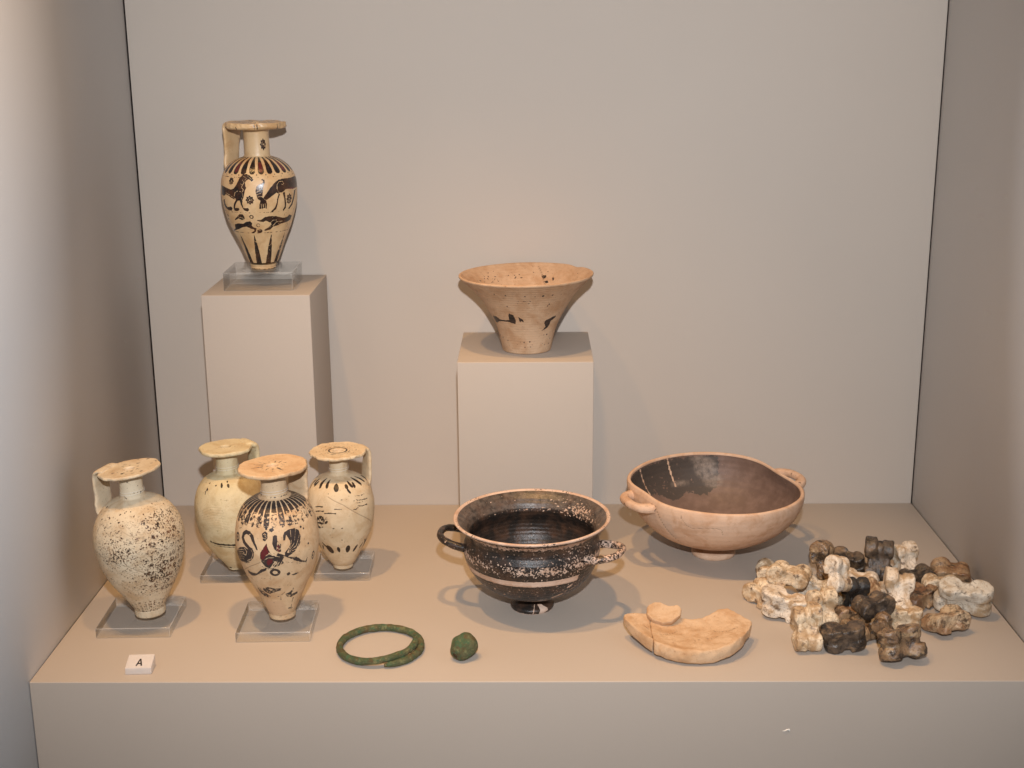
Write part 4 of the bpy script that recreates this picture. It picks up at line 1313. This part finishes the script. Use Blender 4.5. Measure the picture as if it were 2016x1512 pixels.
def deco_blk_out(sh):
    p = sh.chan('paint')
    p[:] = 0.90
    r = np.random.RandomState(31)
    z = sh.z[:, None]
    # the bare stripe stops short of the right-hand handle
    stripe = np.clip(np.minimum(z - 34.6, 38.8 - z) / 0.3 + 0.5, 0, 1) * np.ones_like(p)
    dth = np.degrees(sh.th)[None, :]
    stripe = stripe * ((dth < 42) | (dth > 95))
    # worn belts under the lip and on the shoulder
    worn = 0.40 * np.exp(-((z - 46.5) / 3.2) ** 2) * (0.62 + 0.25 * np.sin(sh.th * 5 + 1)[None, :] + 0.25 * np.sin(sh.th * 13 + z * 0.5)) + 0.46 * np.exp(-((z - 63.4) / 2.4) ** 2)
    worn = worn + 0.08 + 0.22 * np.exp(-((z - 15) / 3.0) ** 2) + 0.12 * np.exp(-((dth - 38) / 16.0) ** 2)
    p[:] = p - worn
    for i in range(160):
        sh.disc(r.uniform(-180, 180), r.normal(46.5, 3.5), r.uniform(0.2, 0.8), r.uniform(0.15, 0.55), r.uniform(0.6, 1), mode='cut', ang=r.uniform(-1, 1))
    for i in range(190):
        sh.disc(r.uniform(-180, 180), r.uniform(12, 62), r.uniform(0.12, 0.45), r.uniform(0.12, 0.35), r.uniform(0.6, 1), mode='cut', ang=r.uniform(-1, 1))
    for a, zz, s in ((36, 31, 1.3), (30, 23, 1.6), (25, 21.5, 1.4), (42, 27, 0.8), (-38, 28, 0.9), (-30, 24, 0.8)):
        sh.disc(a, zz, s * 1.5, s * 0.6, 0.9, mode='cut', ang=0.5)
    p[:] = p * (1 - stripe)


def deco_blk_in(sh):
    p = sh.chan('paint')
    p[:] = 0.95
    sh.rows[:] = True
    r = np.random.RandomState(33)
    z = sh.z[:, None]
    dth = np.degrees(sh.th)[None, :]
    sh.chan('fill')[:] = 0.34 * np.clip((z - 57.5) / 1.5, 0, 1)
    d = (dth - 128 + 180) % 360 - 180
    p[:] = p - 0.42 * np.exp(-(d / 20.0) ** 2) * np.exp(-((z - 61) / 4.0) ** 2)
    p[:] = p - 0.28 * np.exp(-((z - 57.2) / 1.0) ** 2) * np.exp(-(((dth - 180 + 180) % 360 - 180) / 60.0) ** 2)
    for i in range(90):
        sh.disc(r.normal(130, 22), r.uniform(55, 66), r.uniform(0.2, 0.9), r.uniform(0.15, 0.5), 0.9, mode='cut', ang=r.uniform(-1, 1))
    for i in range(60):
        sh.disc(r.uniform(-180, 180), r.uniform(56, 67), r.uniform(0.1, 0.4), r.uniform(0.1, 0.25), 0.9, mode='cut')


def deco_blk_foot(sh):
    p = sh.chan('paint')
    p[:] = 0.93
    sh.poly([(20, 6.2), (34, 5.8), (46, 3.4), (44, 1.6), (30, 0.6), (18, 0.8), (22, 3.4)], 1.0, mode='cut')
    sh.line([(8, 6), (4, 3), (2, 0.5)], 0.5, 1.0, mode='cut')
    sh.band(-0.1, 0.5, 0.9, mode='cut')


turned("body", BK_OUT, M_BLACK, blk, ncol=360, step=0.45, decorate=deco_blk_out, warp=blk_warp, cap1=False)
turned("inside", BK_IN, M_BLACK, blk, ncol=300, step=0.5, dense=0.0, decorate=deco_blk_in, warp=blk_warp, cap0=False)


def rim_clay(sh):
    p = sh.chan('paint')
    p[:] = 0.22 + 0.5 * (sh.z < 67.8)[:, None] + 0.14 * np.sin(sh.th * 9)[None, :] * np.sin(sh.th * 4 + 1)[None, :]


turned("rim", BK_RIM, M_BLACK, blk, ncol=300, step=0.3, dense=0.2, decorate=rim_clay, warp=blk_warp, cap0=False, cap1=False)
turned("foot", BK_FOOT, M_BLACK, blk, ncol=180, step=0.4, dense=0.3, decorate=deco_blk_foot)


def loop_handle(parent, ang, r0, z0, half, out, rise, rod, mat, cov=0.8, seed=5, flat=1.0, squash=2.0):
    a = math.radians(ang)
    u = np.array([math.sin(a), -math.cos(a), 0]); s = np.array([math.cos(a), math.sin(a), 0]); k = np.array([0, 0, 1.0])
    pts = []
    for t in np.linspace(0, math.pi, 13):
        c, sn = math.cos(t), math.sin(t)
        pts.append(u * (r0 + out * abs(sn) ** 0.8) + s * (half * np.sign(c) * abs(c) ** 0.75) + k * (z0 + rise * sn))
    size = [(rod * (1.25 - 0.25 * math.sin(t)), rod * flat * (1.25 - 0.25 * math.sin(t))) for t in np.linspace(0, math.pi, 13)]
    return sweep("handle", pts, size, None, mat, parent, nsec=20, power=squash, seed=seed, rough=0.35,
                 attrs_fn=lambda V: {"paint": np.full(len(V), cov) + 0.10 * np.sin(V[:, 0] * 0.5) * np.sin(V[:, 1] * 0.4 + 1)})


loop_handle(blk, -98, 45.5, 48.5, 16.0, 20.0, 5.0, 4.8, M_BLACK, 0.86, 6, 1.0)
loop_handle(blk, 68, 45.5, 48.5, 16.0, 20.5, 3.0, 4.8, M_BLACK, 0.52, 7, 1.0)

# ---------------------------------------------------------------- wide pale bowl with two handles
kyl = empty("wide_bowl", (138.6, 212.2, 0.0), facing((138.6, 212.2)))
tag(kyl, "wide pale clay bowl with brown inside and two small handles", "bowl")
HA, HB = RAD(-60), RAD(122)
w_k = wobble(81)


def kyl_warp(R, Z, T):
    k = np.clip((Z - 18) / 38, 0, 1) ** 1.5
    dA = (T - HA + math.pi) % (2 * math.pi) - math.pi
    dB = (T - HB + math.pi) % (2 * math.pi) - math.pi
    pinch = 0.085 * np.exp(-(dA / 0.34) ** 2) + 0.105 * np.exp(-(dB / 0.46) ** 2) + 0.02 * np.cos(3 * T + 0.5)
    pts = np.stack([R * np.sin(T), -R * np.cos(T), Z], -1)
    R = R * (1 + k * (0.012 * np.cos(2 * (T - 1.2)) - pinch)) + 0.3 * w_k(pts, 34.0)
    Z = Z + k * (2.6 * (1 - np.cos(T + 0.15)) - 1.2 * np.sin(T - 0.2) + 0.8 * np.exp(-(dA / 0.4) ** 2) - 1.0 * np.exp(-((T - 2.0) / 0.5) ** 2))
    return R, Z


KY_OUT = [(3, 9.4), (12, 9.8), (22, 11.6), (34, 15.6), (46, 21.8), (56, 29.6), (63, 38.5), (66.8, 47), (68.0, 53), (67.8, 55.2)]
KY_RIM = [(68.0, 54.6), (67.6, 56.2), (66.4, 56.9), (65.2, 56.4), (64.8, 55.2)]
KY_IN = [(65.0, 55.6), (64.6, 53), (63.2, 46), (59.6, 38.6), (53, 30.6), (44, 23.6), (33, 18), (21, 14.4), (10, 13), (1, 12.8)]
KY_FOOT = [(2, 2.4), (12, 2.4), (15.2, 0.4), (16.4, 0), (17.2, 0.8), (17.3, 2.6), (16.2, 4.4), (12.6, 6.0), (10.2, 8.2), (10.4, 10.6), (3, 11)]


def deco_kyl_out(sh):
    sh.chan('tone'); sh.chan('paint')
    for pts, w in (([(-43, 54), (-39, 46), (-35, 38), (-31, 31), (-29, 25)], 0.5), ([(-22, 55), (-21.5, 50), (-18, 45), (-14, 43.5), (-4, 44.5), (2, 45.5), (5, 44), (6, 40)], 0.35),
                   ([(130, 54), (150, 44), (170, 36)], 0.4)):
        sh.line(pts, w, 0.85, name='crack')
    sh.poly([(-38, 46), (-30, 44), (-27, 30), (-33, 30)], 0.35, name='tone')


def deco_kyl_in(sh):
    p = sh.chan('paint'); t = sh.chan('tone'); d = sh.chan('red')
    sh.rows[:] = True
    p[:] = 0.985
    zz = sh.z[:, None] * np.ones_like(p)
    dth = np.degrees(sh.th)[None, :] * np.ones_like(p)
    # older dark glaze kept on the far left wall, its lower edge ragged
    lim = 33 + 4 * np.sin(np.radians(dth * 3)) + 2 * np.sin(np.radians(dth * 11))
    da = np.where(dth > 0, 178 - dth, dth + 400)          # degrees past the zone's far end
    da = np.where(dth < 0, np.minimum(-76 - dth, dth + 186 + 4 * np.sin(zz * 0.7)), dth - 178)
    e = np.minimum(np.minimum(da * 0.8, zz - lim), 54.4 - zz)
    d[:] = 0.88 * np.clip(e / 3.0 + 0.5, 0, 1)
    # bare clay seams between the sherds
    for a0, a1 in ((-112, -116), (-142, -146)):
        sh.line([(a0, 54.5), (0.5 * (a0 + a1), 46), (a1, 36)], 1.5, 0.85, mode='cut')
        sh.line([(a0, 54.5), (0.5 * (a0 + a1), 46), (a1, 36)], 1.5, 1.0, name='red', mode='cut')
    # pale plaster fills
    for (a, z, rx, rz, v) in ((-172, 46, 9, 7, 0.75), (-178, 38, 8, 4.5, 0.6), (-166, 52, 6, 2.5, 0.6), (-150, 37, 7, 1.4, 0.7), (-30, 43, 16, 3.2, 0.55), (-14, 38, 9, 3.5, 0.6), (-46, 40, 9, 1.2, 0.8)):
        sh.disc(a, z, rx, rz, v, name='fill', soft=2.5)
    r = np.random.RandomState(6)
    for i in range(26):
        sh.disc(r.normal(-135, 12), r.normal(38, 3), r.uniform(0.3, 1.0), r.uniform(0.2, 0.6), 0.9, name='red', mode='cut', ang=r.uniform(-1, 1))
    sh.line([(-55, 42), (-40, 37), (-28, 34)], 1.2, 0.8, mode='cut')


turned("body", KY_OUT, M_KYLIX, kyl, ncol=320, step=0.6, decorate=deco_kyl_out, warp=kyl_warp, cap1=False)
turned("inside", KY_IN, M_KYLIX, kyl, ncol=360, step=0.5, dense=-0.25, decorate=deco_kyl_in, warp=kyl_warp, cap0=False)
turned("rim", KY_RIM, M_KYLIX, kyl, ncol=300, step=0.4, dense=0.1, warp=kyl_warp, cap0=False, cap1=False)
turned("foot", KY_FOOT, M_KYLIX, kyl, ncol=160, step=0.5, dense=0.2)
loop_handle(kyl, -60, 61.5, 51.5, 16.0, 13.5, 1.0, 6.2, M_KYLIX, 0.16, 8, 1.05, 2.4)
loop_handle(kyl, 122, 62.0, 51.5, 16.0, 12.5, 2.0, 6.2, M_KYLIX, 0.12, 9, 1.05, 2.4)

# ---------------------------------------------------------------- terracotta sherds
def loft(name, xs, yf, yb, zb, th, mat, parent, seed, nsec=44, round_=0.32, rough=0.9, cracks=(), endpow=0.45, ends=(9, 9), **kw):
    """a thick curved sherd: closed cross-sections in the y-z plane strung along x"""
    n = len(xs)
    h = np.linspace(0, math.pi, 13)
    ya = np.linspace(0.9, -0.9, 41)
    yb_ = np.linspace(-0.9, 0.9, 15)
    ca = np.concatenate([ya, (-0.9 - 0.1 * np.sin(h))[1:-1], yb_, (0.9 + 0.1 * np.sin(h))[1:-1]])
    sa = np.concatenate([np.ones(41), np.cos(h)[1:-1], -np.ones(15), -np.cos(h)[1:-1]])
    nsec = len(ca)
    V, C = [], []
    for i, x in enumerate(xs):
        t = i / (n - 1) * 2 - 1
        e = max(0.02, (1 - abs(t) ** (ends[0] if t < 0 else ends[1]))) ** endpow
        y0, y1 = yf(x), yb(x)
        yc, hy = 0.5 * (y0 + y1), 0.5 * (y1 - y0) * (0.55 + 0.45 * e)
        yy = yc + ca * hy
        hz = 0.5 * th(x) * e
        zz = zb(x, yy) + 0.5 * th(x) + sa * hz
        V.append(np.stack([np.full(nsec, x), yy, zz], -1))
    V = np.array(V)
    w = wobble(seed, 18, 0.5, 6.0)
    V = V.reshape(-1, 3)
    V = V + np.stack([0.3 * w(V + 11, 9), 0.4 * w(V, 9), 0.28 * w(V + 5, 7)], -1) * rough
    crack = np.zeros(len(V))
    top = np.tile(sa > 0.6, n)
    for pts, ww in cracks:
        dd = np.full(len(V), 1e9)
        for (p, q) in zip(pts[:-1], pts[1:]):
            dd = np.minimum(dd, seg_dist(V[:, 0], V[:, 1], p[0], p[1], q[0], q[1]))
        crack = np.maximum(crack, np.clip((ww - dd) / 0.3 + 0.5, 0, 1) * top)
    V[:, 2] -= crack * 0.35
    V = np.vstack([V, V[:nsec].mean(0)[None], V[-nsec:].mean(0)[None]])
    crack = np.append(crack, [0, 0])
    m_ = n * nsec
    j = np.arange(nsec)
    c0 = np.stack([np.full(nsec, m_), j, (j + 1) % nsec], -1)
    c1 = np.stack([np.full(nsec, m_ + 1), (n - 1) * nsec + (j + 1) % nsec, (n - 1) * nsec + j], -1)
    return mesh_obj(name, V, [grid_faces(n, nsec), c0[:, ::-1], c1[:, ::-1]], mat, parent, {"crack": crack}, **kw)


def interp(*pts):
    xs_, ys_ = zip(*pts)
    return lambda x: float(np.interp(x, xs_, ys_))


dish = empty("dish_fragment", (100.5, 45.0, 0.0))
tag(dish, "large curved terracotta dish fragment lying with its ends raised", "sherd")
YF = interp((-43, 12), (-38, 3), (-32, -7), (-26, -14), (-18, -20), (-8, -24.5), (4, -26), (14, -24.5), (24, -20), (33, -11), (39, 0), (43, 10))
YB = interp((-43, 17), (-36, 21), (-26, 23), (-14, 23), (-4, 22), (4, 21), (10, 21.5), (16, 24.5), (22, 27.5), (28, 26.5), (34, 21), (39, 16), (43, 13))
ZB = lambda x, y: 0.0052 * x * x + 0.0028 * np.maximum(0, -y - 6) ** 2 + 0.009 * np.maximum(0, y - 2) ** 2
TH = interp((-43, 6.0), (-30, 9.0), (0, 10.0), (30, 9.0), (43, 5.0))
CR = [([(2, -8), (8, -5), (14, -6), (18, -4)], 0.16), ([(14, 9), (18, 3), (26, 1), (33, 5)], 0.16), ([(-20, -2), (-12, 2), (-8, 6)], 0.2), ([(-30, 8), (-27, 4)], 0.25)]
o_main = loft("sherd", np.linspace(-25.5, 43, 130), YF, YB, ZB, TH, M_TERRA, dish, 91, cracks=CR, ends=(400, 9))
YF2 = lambda x: YF(x) + 1.6
ZB2 = lambda x, y: ZB(x, y) - 0.1
o_left = loft("sherd", np.linspace(-43, -25.3, 40), YF2, YB, ZB2, lambda x: TH(x) * 0.96, M_TERRA, dish, 92, cracks=CR, ends=(9, 300))


def drop_parts(root, objs, z0=0.0, sink=0.15):
    lo = min(min((o.matrix_basis @ v.co).z for v in o.data.vertices) for o in objs)
    root.location.z = z0 * MM - lo - sink * MM


drop_parts(dish, [o_main, o_left])
chipp = loft("small_sherd", np.linspace(-11.5, 11.5, 40), interp((-11.5, -3), (-7, -6.5), (0, -8), (6, -6), (11.5, 0)), interp((-11.5, 5), (-7, 8.5), (-3, 9), (3, 7), (8, 8), (11.5, 6)),
             lambda x, y: 0.006 * x * x + 0.003 * y * y, lambda x: 4.6, M_TERRA, None, 93, loc_mm=(84.6, 63.5, 14.5), rot=(RAD(30), RAD(4), RAD(-6)))
tag(chipp, "small terracotta sherd lying on top of the dish fragment", "sherd")

# ---------------------------------------------------------------- bronze ring and bead
ang = np.linspace(RAD(-78), RAD(-78 + 360 + 86), 130)
u_ = np.linspace(0, 1, 130)
rr_ = np.interp(u_, [0, 0.16, 0.3, 0.75, 0.86, 1], [28.3, 27.7, 26.7, 26.6, 25.0, 23.6])
zz_ = np.interp(u_, [0, 0.2, 0.7, 0.82, 1], [2.5, 2.5, 3.3, 5.6, 6.6])
pts = np.stack([rr_ * np.cos(ang), rr_ * np.sin(ang) * 1.02, zz_], -1)
sz = np.stack([np.interp(u_, [0, 0.02, 0.06, 0.95, 1], [2.2, 4.1, 4.8, 4.7, 2.8])] * 2, -1)
ringo = sweep("bronze_ring", pts, sz, None, M_BRONZE, None, nsec=20, power=2.2, step=0.45, seed=14, rough=0.62)
ringo.location = Vector((-106.3, 46.0, 0.05)) * MM
ringo.rotation_euler = (0, 0, 0)
tag(ringo, "green corroded bronze spiral ring with overlapping ends", "ring")

bead = empty("bronze_bead", (-49.5, 33.0, 0.0))
tag(bead, "small green bronze bead with an earth-filled hole", "bead")
bw = wobble(101)
BD = [(2.2, -8.8), (3.4, -9.0), (5.4, -7.6), (7.4, -3.8), (8.3, 0.4), (7.6, 4.4), (5.6, 7.8), (3.4, 9.0), (2.2, 9.0)]


def bead_warp(R, Z, T):
    p_ = np.stack([R * np.sin(T), -R * np.cos(T), Z], -1)
    return R * (1 + 0.02 * np.cos(7 * T)) + 0.35 * bw(p_, 7.0), Z


bo = turned("shell", BD, M_BRONZE, bead, ncol=120, step=0.35, dense=0.0, warp=bead_warp, cap0=False, cap1=False)
bi = turned("earth_plug", [(0.5, -8.3), (2.7, -8.2), (2.9, -7), (2.7, 7.6), (0.5, 7.8)], M_EARTH, bead, ncol=40, step=0.6, dense=0.0)
bead_rot = Matrix.Rotation(RAD(-40), 4, 'Z') @ Matrix.Rotation(RAD(-70), 4, 'X')
for o_ in (bo, bi):
    o_.matrix_basis = bead_rot
drop_parts(bead, [bo])

# ---------------------------------------------------------------- letter tag
lab = empty("letter_tag", (-258.8, 17.8, 0.0), (0, 0, RAD(3)))
tag(lab, "small frosted acrylic block lettered A near the plinth's front edge", "label")
wv = box_verts(-8.4, 8.4, -7.6, 5.2, 0.06, 4.6)
wv[6:, 2] = 8.2
wedge = mesh_obj("block", wv, BOX_F, M_LABEL, lab, smooth=False)
import bmesh
bm = bmesh.new(); bm.from_mesh(wedge.data)
bmesh.ops.bevel(bm, geom=list(bm.edges), offset=0.45 * MM, segments=2, affect='EDGES', profile=0.6)
bm.to_mesh(wedge.data); bm.free()
A_out = [(-2.0, -2.35), (-1.1, -2.35), (-0.72, -1.2), (0.82, -1.2), (1.2, -2.35), (2.15, -2.35), (0.52, 2.35), (-0.42, 2.35)]
A_in = [(-0.45, -0.42), (0.55, -0.42), (0.05, 1.25)]
bm = bmesh.new()
ov = [bm.verts.new((x * 1.05 * MM, y * 1.4 * MM, 0)) for x, y in A_out]
iv = [bm.verts.new((x * 1.05 * MM, y * 1.4 * MM, 0)) for x, y in A_in]
ed = [bm.edges.new((ov[k], ov[(k + 1) % len(ov)])) for k in range(len(ov))] + [bm.edges.new((iv[k], iv[(k + 1) % 3])) for k in range(3)]
bmesh.ops.triangle_fill(bm, use_beauty=True, edges=ed)
bmesh.ops.recalc_face_normals(bm, faces=bm.faces)
me = bpy.data.meshes.new("letter"); bm.to_mesh(me); bm.free()
me.materials.append(M_PRINT)
lo = bpy.data.objects.new("letter", me); COL.objects.link(lo); lo.parent = lab
lo.location = (0.1 * MM, -2.4 * MM, (4.6 + 5.2 * 3.6 / 12.8 + 0.06) * MM)
lo.rotation_euler = (math.atan2(3.6, 12.8), 0, 0)

# ---------------------------------------------------------------- knucklebones
def cube_sphere(n):
    """directions on a sphere from a subdivided cube, shared edges welded"""
    t = np.tan(np.linspace(-1, 1, n + 1) * math.pi / 4)
    A, B = np.meshgrid(t, t, indexing='ij')
    one = np.ones_like(A)
    V, F = [], []
    for ax in range(3):
        for s in (-1, 1):
            c = [None] * 3
            c[ax] = one * s
            c[(ax + 1) % 3] = A
            c[(ax + 2) % 3] = B
            off = len(V) * (n + 1) ** 2
            V.append(np.stack(c, -1).reshape(-1, 3))
            f = grid_faces(n + 1, n + 1, wrap_c=False) + off
            F.append(f if s < 0 else f[:, ::-1])
    V, F = np.concatenate(V), np.concatenate(F)
    key = np.round(V * 1e5).astype(np.int64)
    _, idx, inv = np.unique(key, axis=0, return_index=True, return_inverse=True)
    V = V[idx]
    F = inv.reshape(-1)[F]
    return V / np.linalg.norm(V, axis=1)[:, None], F[:, ::-1]


DIRS, QUADS = cube_sphere(34)


def smin(a, b, k):
    h = np.clip(0.5 + 0.5 * (b - a) / k, 0, 1)
    return b * (1 - h) + a * h - k * h * (1 - h)


def bone_sdf(p, q):
    """sheep knucklebone: x width, y length, z height (mm); q holds the varied sizes"""
    def disc(c, R, h, rnd=1.6):
        d0 = np.hypot(p[:, 1] - c[1], p[:, 2] - c[2]) - (R - rnd)
        d1 = np.abs(p[:, 0] - c[0]) - (h - rnd)
        return np.minimum(np.maximum(d0, d1), 0) + np.hypot(np.maximum(d0, 0), np.maximum(d1, 0)) - rnd

    def ball(c, R):
        return np.linalg.norm(p - np.asarray(c), axis=1) - R

    def rbox(c, h, rnd):
        d = np.abs(p - np.asarray(c)) - (np.asarray(h) - rnd)
        return np.linalg.norm(np.maximum(d, 0), axis=1) + np.minimum(d.max(1), 0) - rnd
    d = rbox((0, 0, -0.2), (7.6, 10.5, 6.0), 2.0)
    d = smin(d, disc((5.6, 8.0, 1.3), q[0], 4.0, 1.5), 0.8)       # tall pulley: two rounded ridges
    d = smin(d, disc((-5.6, 7.4, 0.3), q[1], 3.8, 1.5), 0.8)
    d = smin(d, disc((0, 7.2, 0.2), 6.3, 5.0, 1.2), 0.8)
    d = smin(d, disc((5.2, -9.0, -0.6), q[2], 4.0, 1.2), 0.8)     # lower pulley
    d = smin(d, disc((-5.2, -8.6, 0.2), q[3], 3.9, 1.2), 0.8)
    d = smin(d, disc((0, -8.6, -0.2), 6.3, 5.0, 1.2), 0.8)
    d = smin(d, rbox((q[5], 4.2, -5.4), (2.4, 3.4, 1.8), 0.9), 1.0)   # heel-side lip
    d = smin(d, rbox((-q[5], -6.4, -5.0), (2.2, 2.8, 2.0), 0.9), 1.0)
    for c, R, k in (((16.6, -0.6, 1.0), 9.6, 0.9), ((-16.2, -1.0, 1.4), 9.4, 0.9), ((0.4, -0.8, 14.2), 9.6, 0.9), ((0, -0.5, -16.0), 11.0, 1.0),
                    ((q[4], 12.5, -8.5), 4.2, 1.2)):
        d = -smin(-d, ball(c, R), k)
    return d


def bone_mesh(seed, scale=1.0, erode=0.5):
    r = np.random.RandomState(seed)
    q = (8.5 + r.uniform(-0.4, 0.5), 7.5 + r.uniform(-0.5, 0.5), 6.9 + r.uniform(-0.4, 0.5), 7.1 + r.uniform(-0.4, 0.5), r.uniform(-4, 4), 8.0 + r.uniform(-0.8, 0.8))
    lo = np.zeros(len(DIRS))
    hi = np.full(len(DIRS), 22.0)
    t = np.full(len(DIRS), 22.0)
    for _ in range(34):                       # march inwards to the first surface
        t = np.maximum(t - np.maximum(bone_sdf(DIRS * t[:, None], q), 0) * 0.75, 0.5)
    V = DIRS * t[:, None]
    w = wobble(seed + 500, 16, 0.5, 4.5)
    w2 = wobble(seed + 900, 16, 2.0, 7.0)
    V = V * (1 + (0.016 * w(V, 13.0) + 0.006 * w2(V, 8.0) - 0.008 * np.abs(w2(V + 40, 7.0))) * erode * 2)[:, None]
    if seed % 2:
        V = V * (-1, 1, 1)
    V = V * (1 + r.uniform(-0.05, 0.05, 3))
    return V * scale, (QUADS[:, ::-1] if seed % 2 else QUADS)


# x, y, z (mm), yaw, pitch, roll (degrees), size, surface, label
BONES = [
    (177.5, 45.8, 15.35, 4, 64, 0, 0.962, 'cream', "cream knucklebone standing on end at the front, beside a dark brown waisted one"),
    (201.0, 40.6, 10.77, 86, -12, 80, 0.925, 'dark', "dark brown waisted knucklebone on the front edge of the heap, dull and mottled"),
    (235.2, 28.1, 12.82, -66, 0, 70, 1.038, 'brown', "large glossy brown knucklebone jutting out at the front edge of the heap"),
    (277.8, 69.1, 8.67, -68, 0, -15, 0.944, 'tan', "mottled tan knucklebone lying a little apart in front of the biggest greyish one"),
    (297.5, 95.9, 14.26, 74, 0, 70, 1.17, 'grey', "biggest knucklebone, greyish white, at the end of the heap beside the side wall"),
    (171.3, 90.8, 10.74, 70, 8, 85, 0.982, 'white', "white knucklebone turned to show its flat hollowed face, by the cream one on end"),
    (161.5, 117.8, 6.69, 30, 0, 0, 0.925, 'cream', "yellowish cream knucklebone at the end of the heap that faces the dish fragment"),
    (251.3, 75.3, 7.83, 95, 0, 90, 0.774, 'cream', "small cream knucklebone wedged behind the large glossy brown one"),
    (217.0, 62.6, 5.63, 30, 0, 0, 0.793, 'brown', "small brown knucklebone between the dark waisted one and the glossy brown one"),
    (216.0, 82.8, 6.31, 100, 0, 0, 0.803, 'orange', "shiny orange-brown knucklebone partly under the charred black one"),
    (270.2, 111.4, 7.19, -50, 0, 0, 0.925, 'orange', "brown knucklebone with a black hollow, beside the biggest greyish one"),
    (292.9, 130.8, 7.08, 88, 0, 0, 0.868, 'cream', "beige knucklebone tucked against the biggest greyish one, at its back"),
    (306.4, 152.7, 8.38, 80, 0, -20, 0.897, 'orange', "rusty orange knucklebone at the back of the heap, near the side wall"),
    (280.1, 146.4, 6.57, -75, 0, 0, 0.868, 'dark', "slender dark grey knucklebone lying flat near the back of the heap"),
    (274.8, 163.4, 13.56, 20, 65, 0, 0.897, 'white', "pinkish pale knucklebone on the back edge of the heap with a pointed crest"),
    (253.9, 157.7, 16.16, -15, 72, 0, 1.057, 'dark', "tall dark grey-brown knucklebone standing at the back of the heap"),
    (235.2, 171.6, 10.29, 50, 0, 60, 0.83, 'dark', "dark knucklebone with a pointed top between two others at the back of the heap"),
    (214.1, 159.7, 15.15, 40, 60, 20, 0.944, 'brown', "craggy dark brown knucklebone at the back corner near the wide bowl"),
    (176.8, 158.2, 6.27, 75, 0, 0, 0.868, 'cream', "cream brown-stained knucklebone at the back of the pale end of the heap"),
    (223.2, 98.7, 13.92, 10, 80, 0, 0.868, 'black', "charred black knucklebone showing its flat end in the middle of the heap"),
    (241.4, 116.0, 9.30, 0, 0, 40, 0.774, 'tan', "small tan knucklebone sunk in the middle of the heap under the pale upright one"),
    (202.2, 131.2, 5.88, 60, 0, 0, 0.774, 'grey', "small greyish knucklebone half buried among the cream ones"),
    (194.5, 76.8, 14.44, 14, 70, 0, 0.925, 'cream', "cream knucklebone standing upright with a deep groove, behind the cream one on end"),
    (251.3, 96.0, 16.05, -20, 58, 10, 1.038, 'white', "large pale knucklebone leaning upright in the middle of the heap"),
    (232.1, 54.4, 9.17, 60, 50, 0, 0.679, 'brown', "small hollow brown knucklebone resting against the glossy brown one"),
    (180.9, 124.8, 18.95, 66, 0, 0, 0.962, 'cream', "cream knucklebone with two round lobes lying across the pale end of the heap"),
    (205.8, 105.3, 9.46, -20, 0, 90, 0.85, 'cream', "cream knucklebone leaning in the middle of the pale group, behind the upright split one"),
    (208.3, 94.1, 32.92, 10, 60, 30, 0.793, 'white', "pale pinkish knucklebone raised above its neighbours, beside the charred black one"),
    (223.7, 119.3, 5.76, 20, 0, 0, 0.793, 'pied', "black flecked knucklebone in the middle, half hidden by the charred black one"),
    (235.0, 140.3, 6.83, 72, 0, 0, 0.925, 'white', "smooth white knucklebone with two round lobes, right behind the charred black one"),
    (228.2, 73.0, 18.55, -68, 0, 0, 0.868, 'dark', "dark grey knucklebone lying in front of the large pale leaning one"),
]
G_BONE = "heap of old knucklebones"


def rot3(yaw, pitch, roll):
    return np.array((Matrix.Rotation(RAD(yaw), 3, 'Z') @ Matrix.Rotation(RAD(pitch), 3, 'X') @ Matrix.Rotation(RAD(roll), 3, 'Y')))


for k, (x, y, z, yaw, pit, rol, size, mat, label) in enumerate(BONES):
    V, Q = bone_mesh(200 + k, size, 0.8 if mat in ("orange", "tan", "brown") else 0.55)
    o = mesh_obj("knucklebone", V, Q, M_BONE[mat], None, loc_mm=(x, y, z))
    o.rotation_euler = Matrix(rot3(yaw, pit, rol).tolist()).to_euler()
    tag(o, label, "bone", G_BONE)
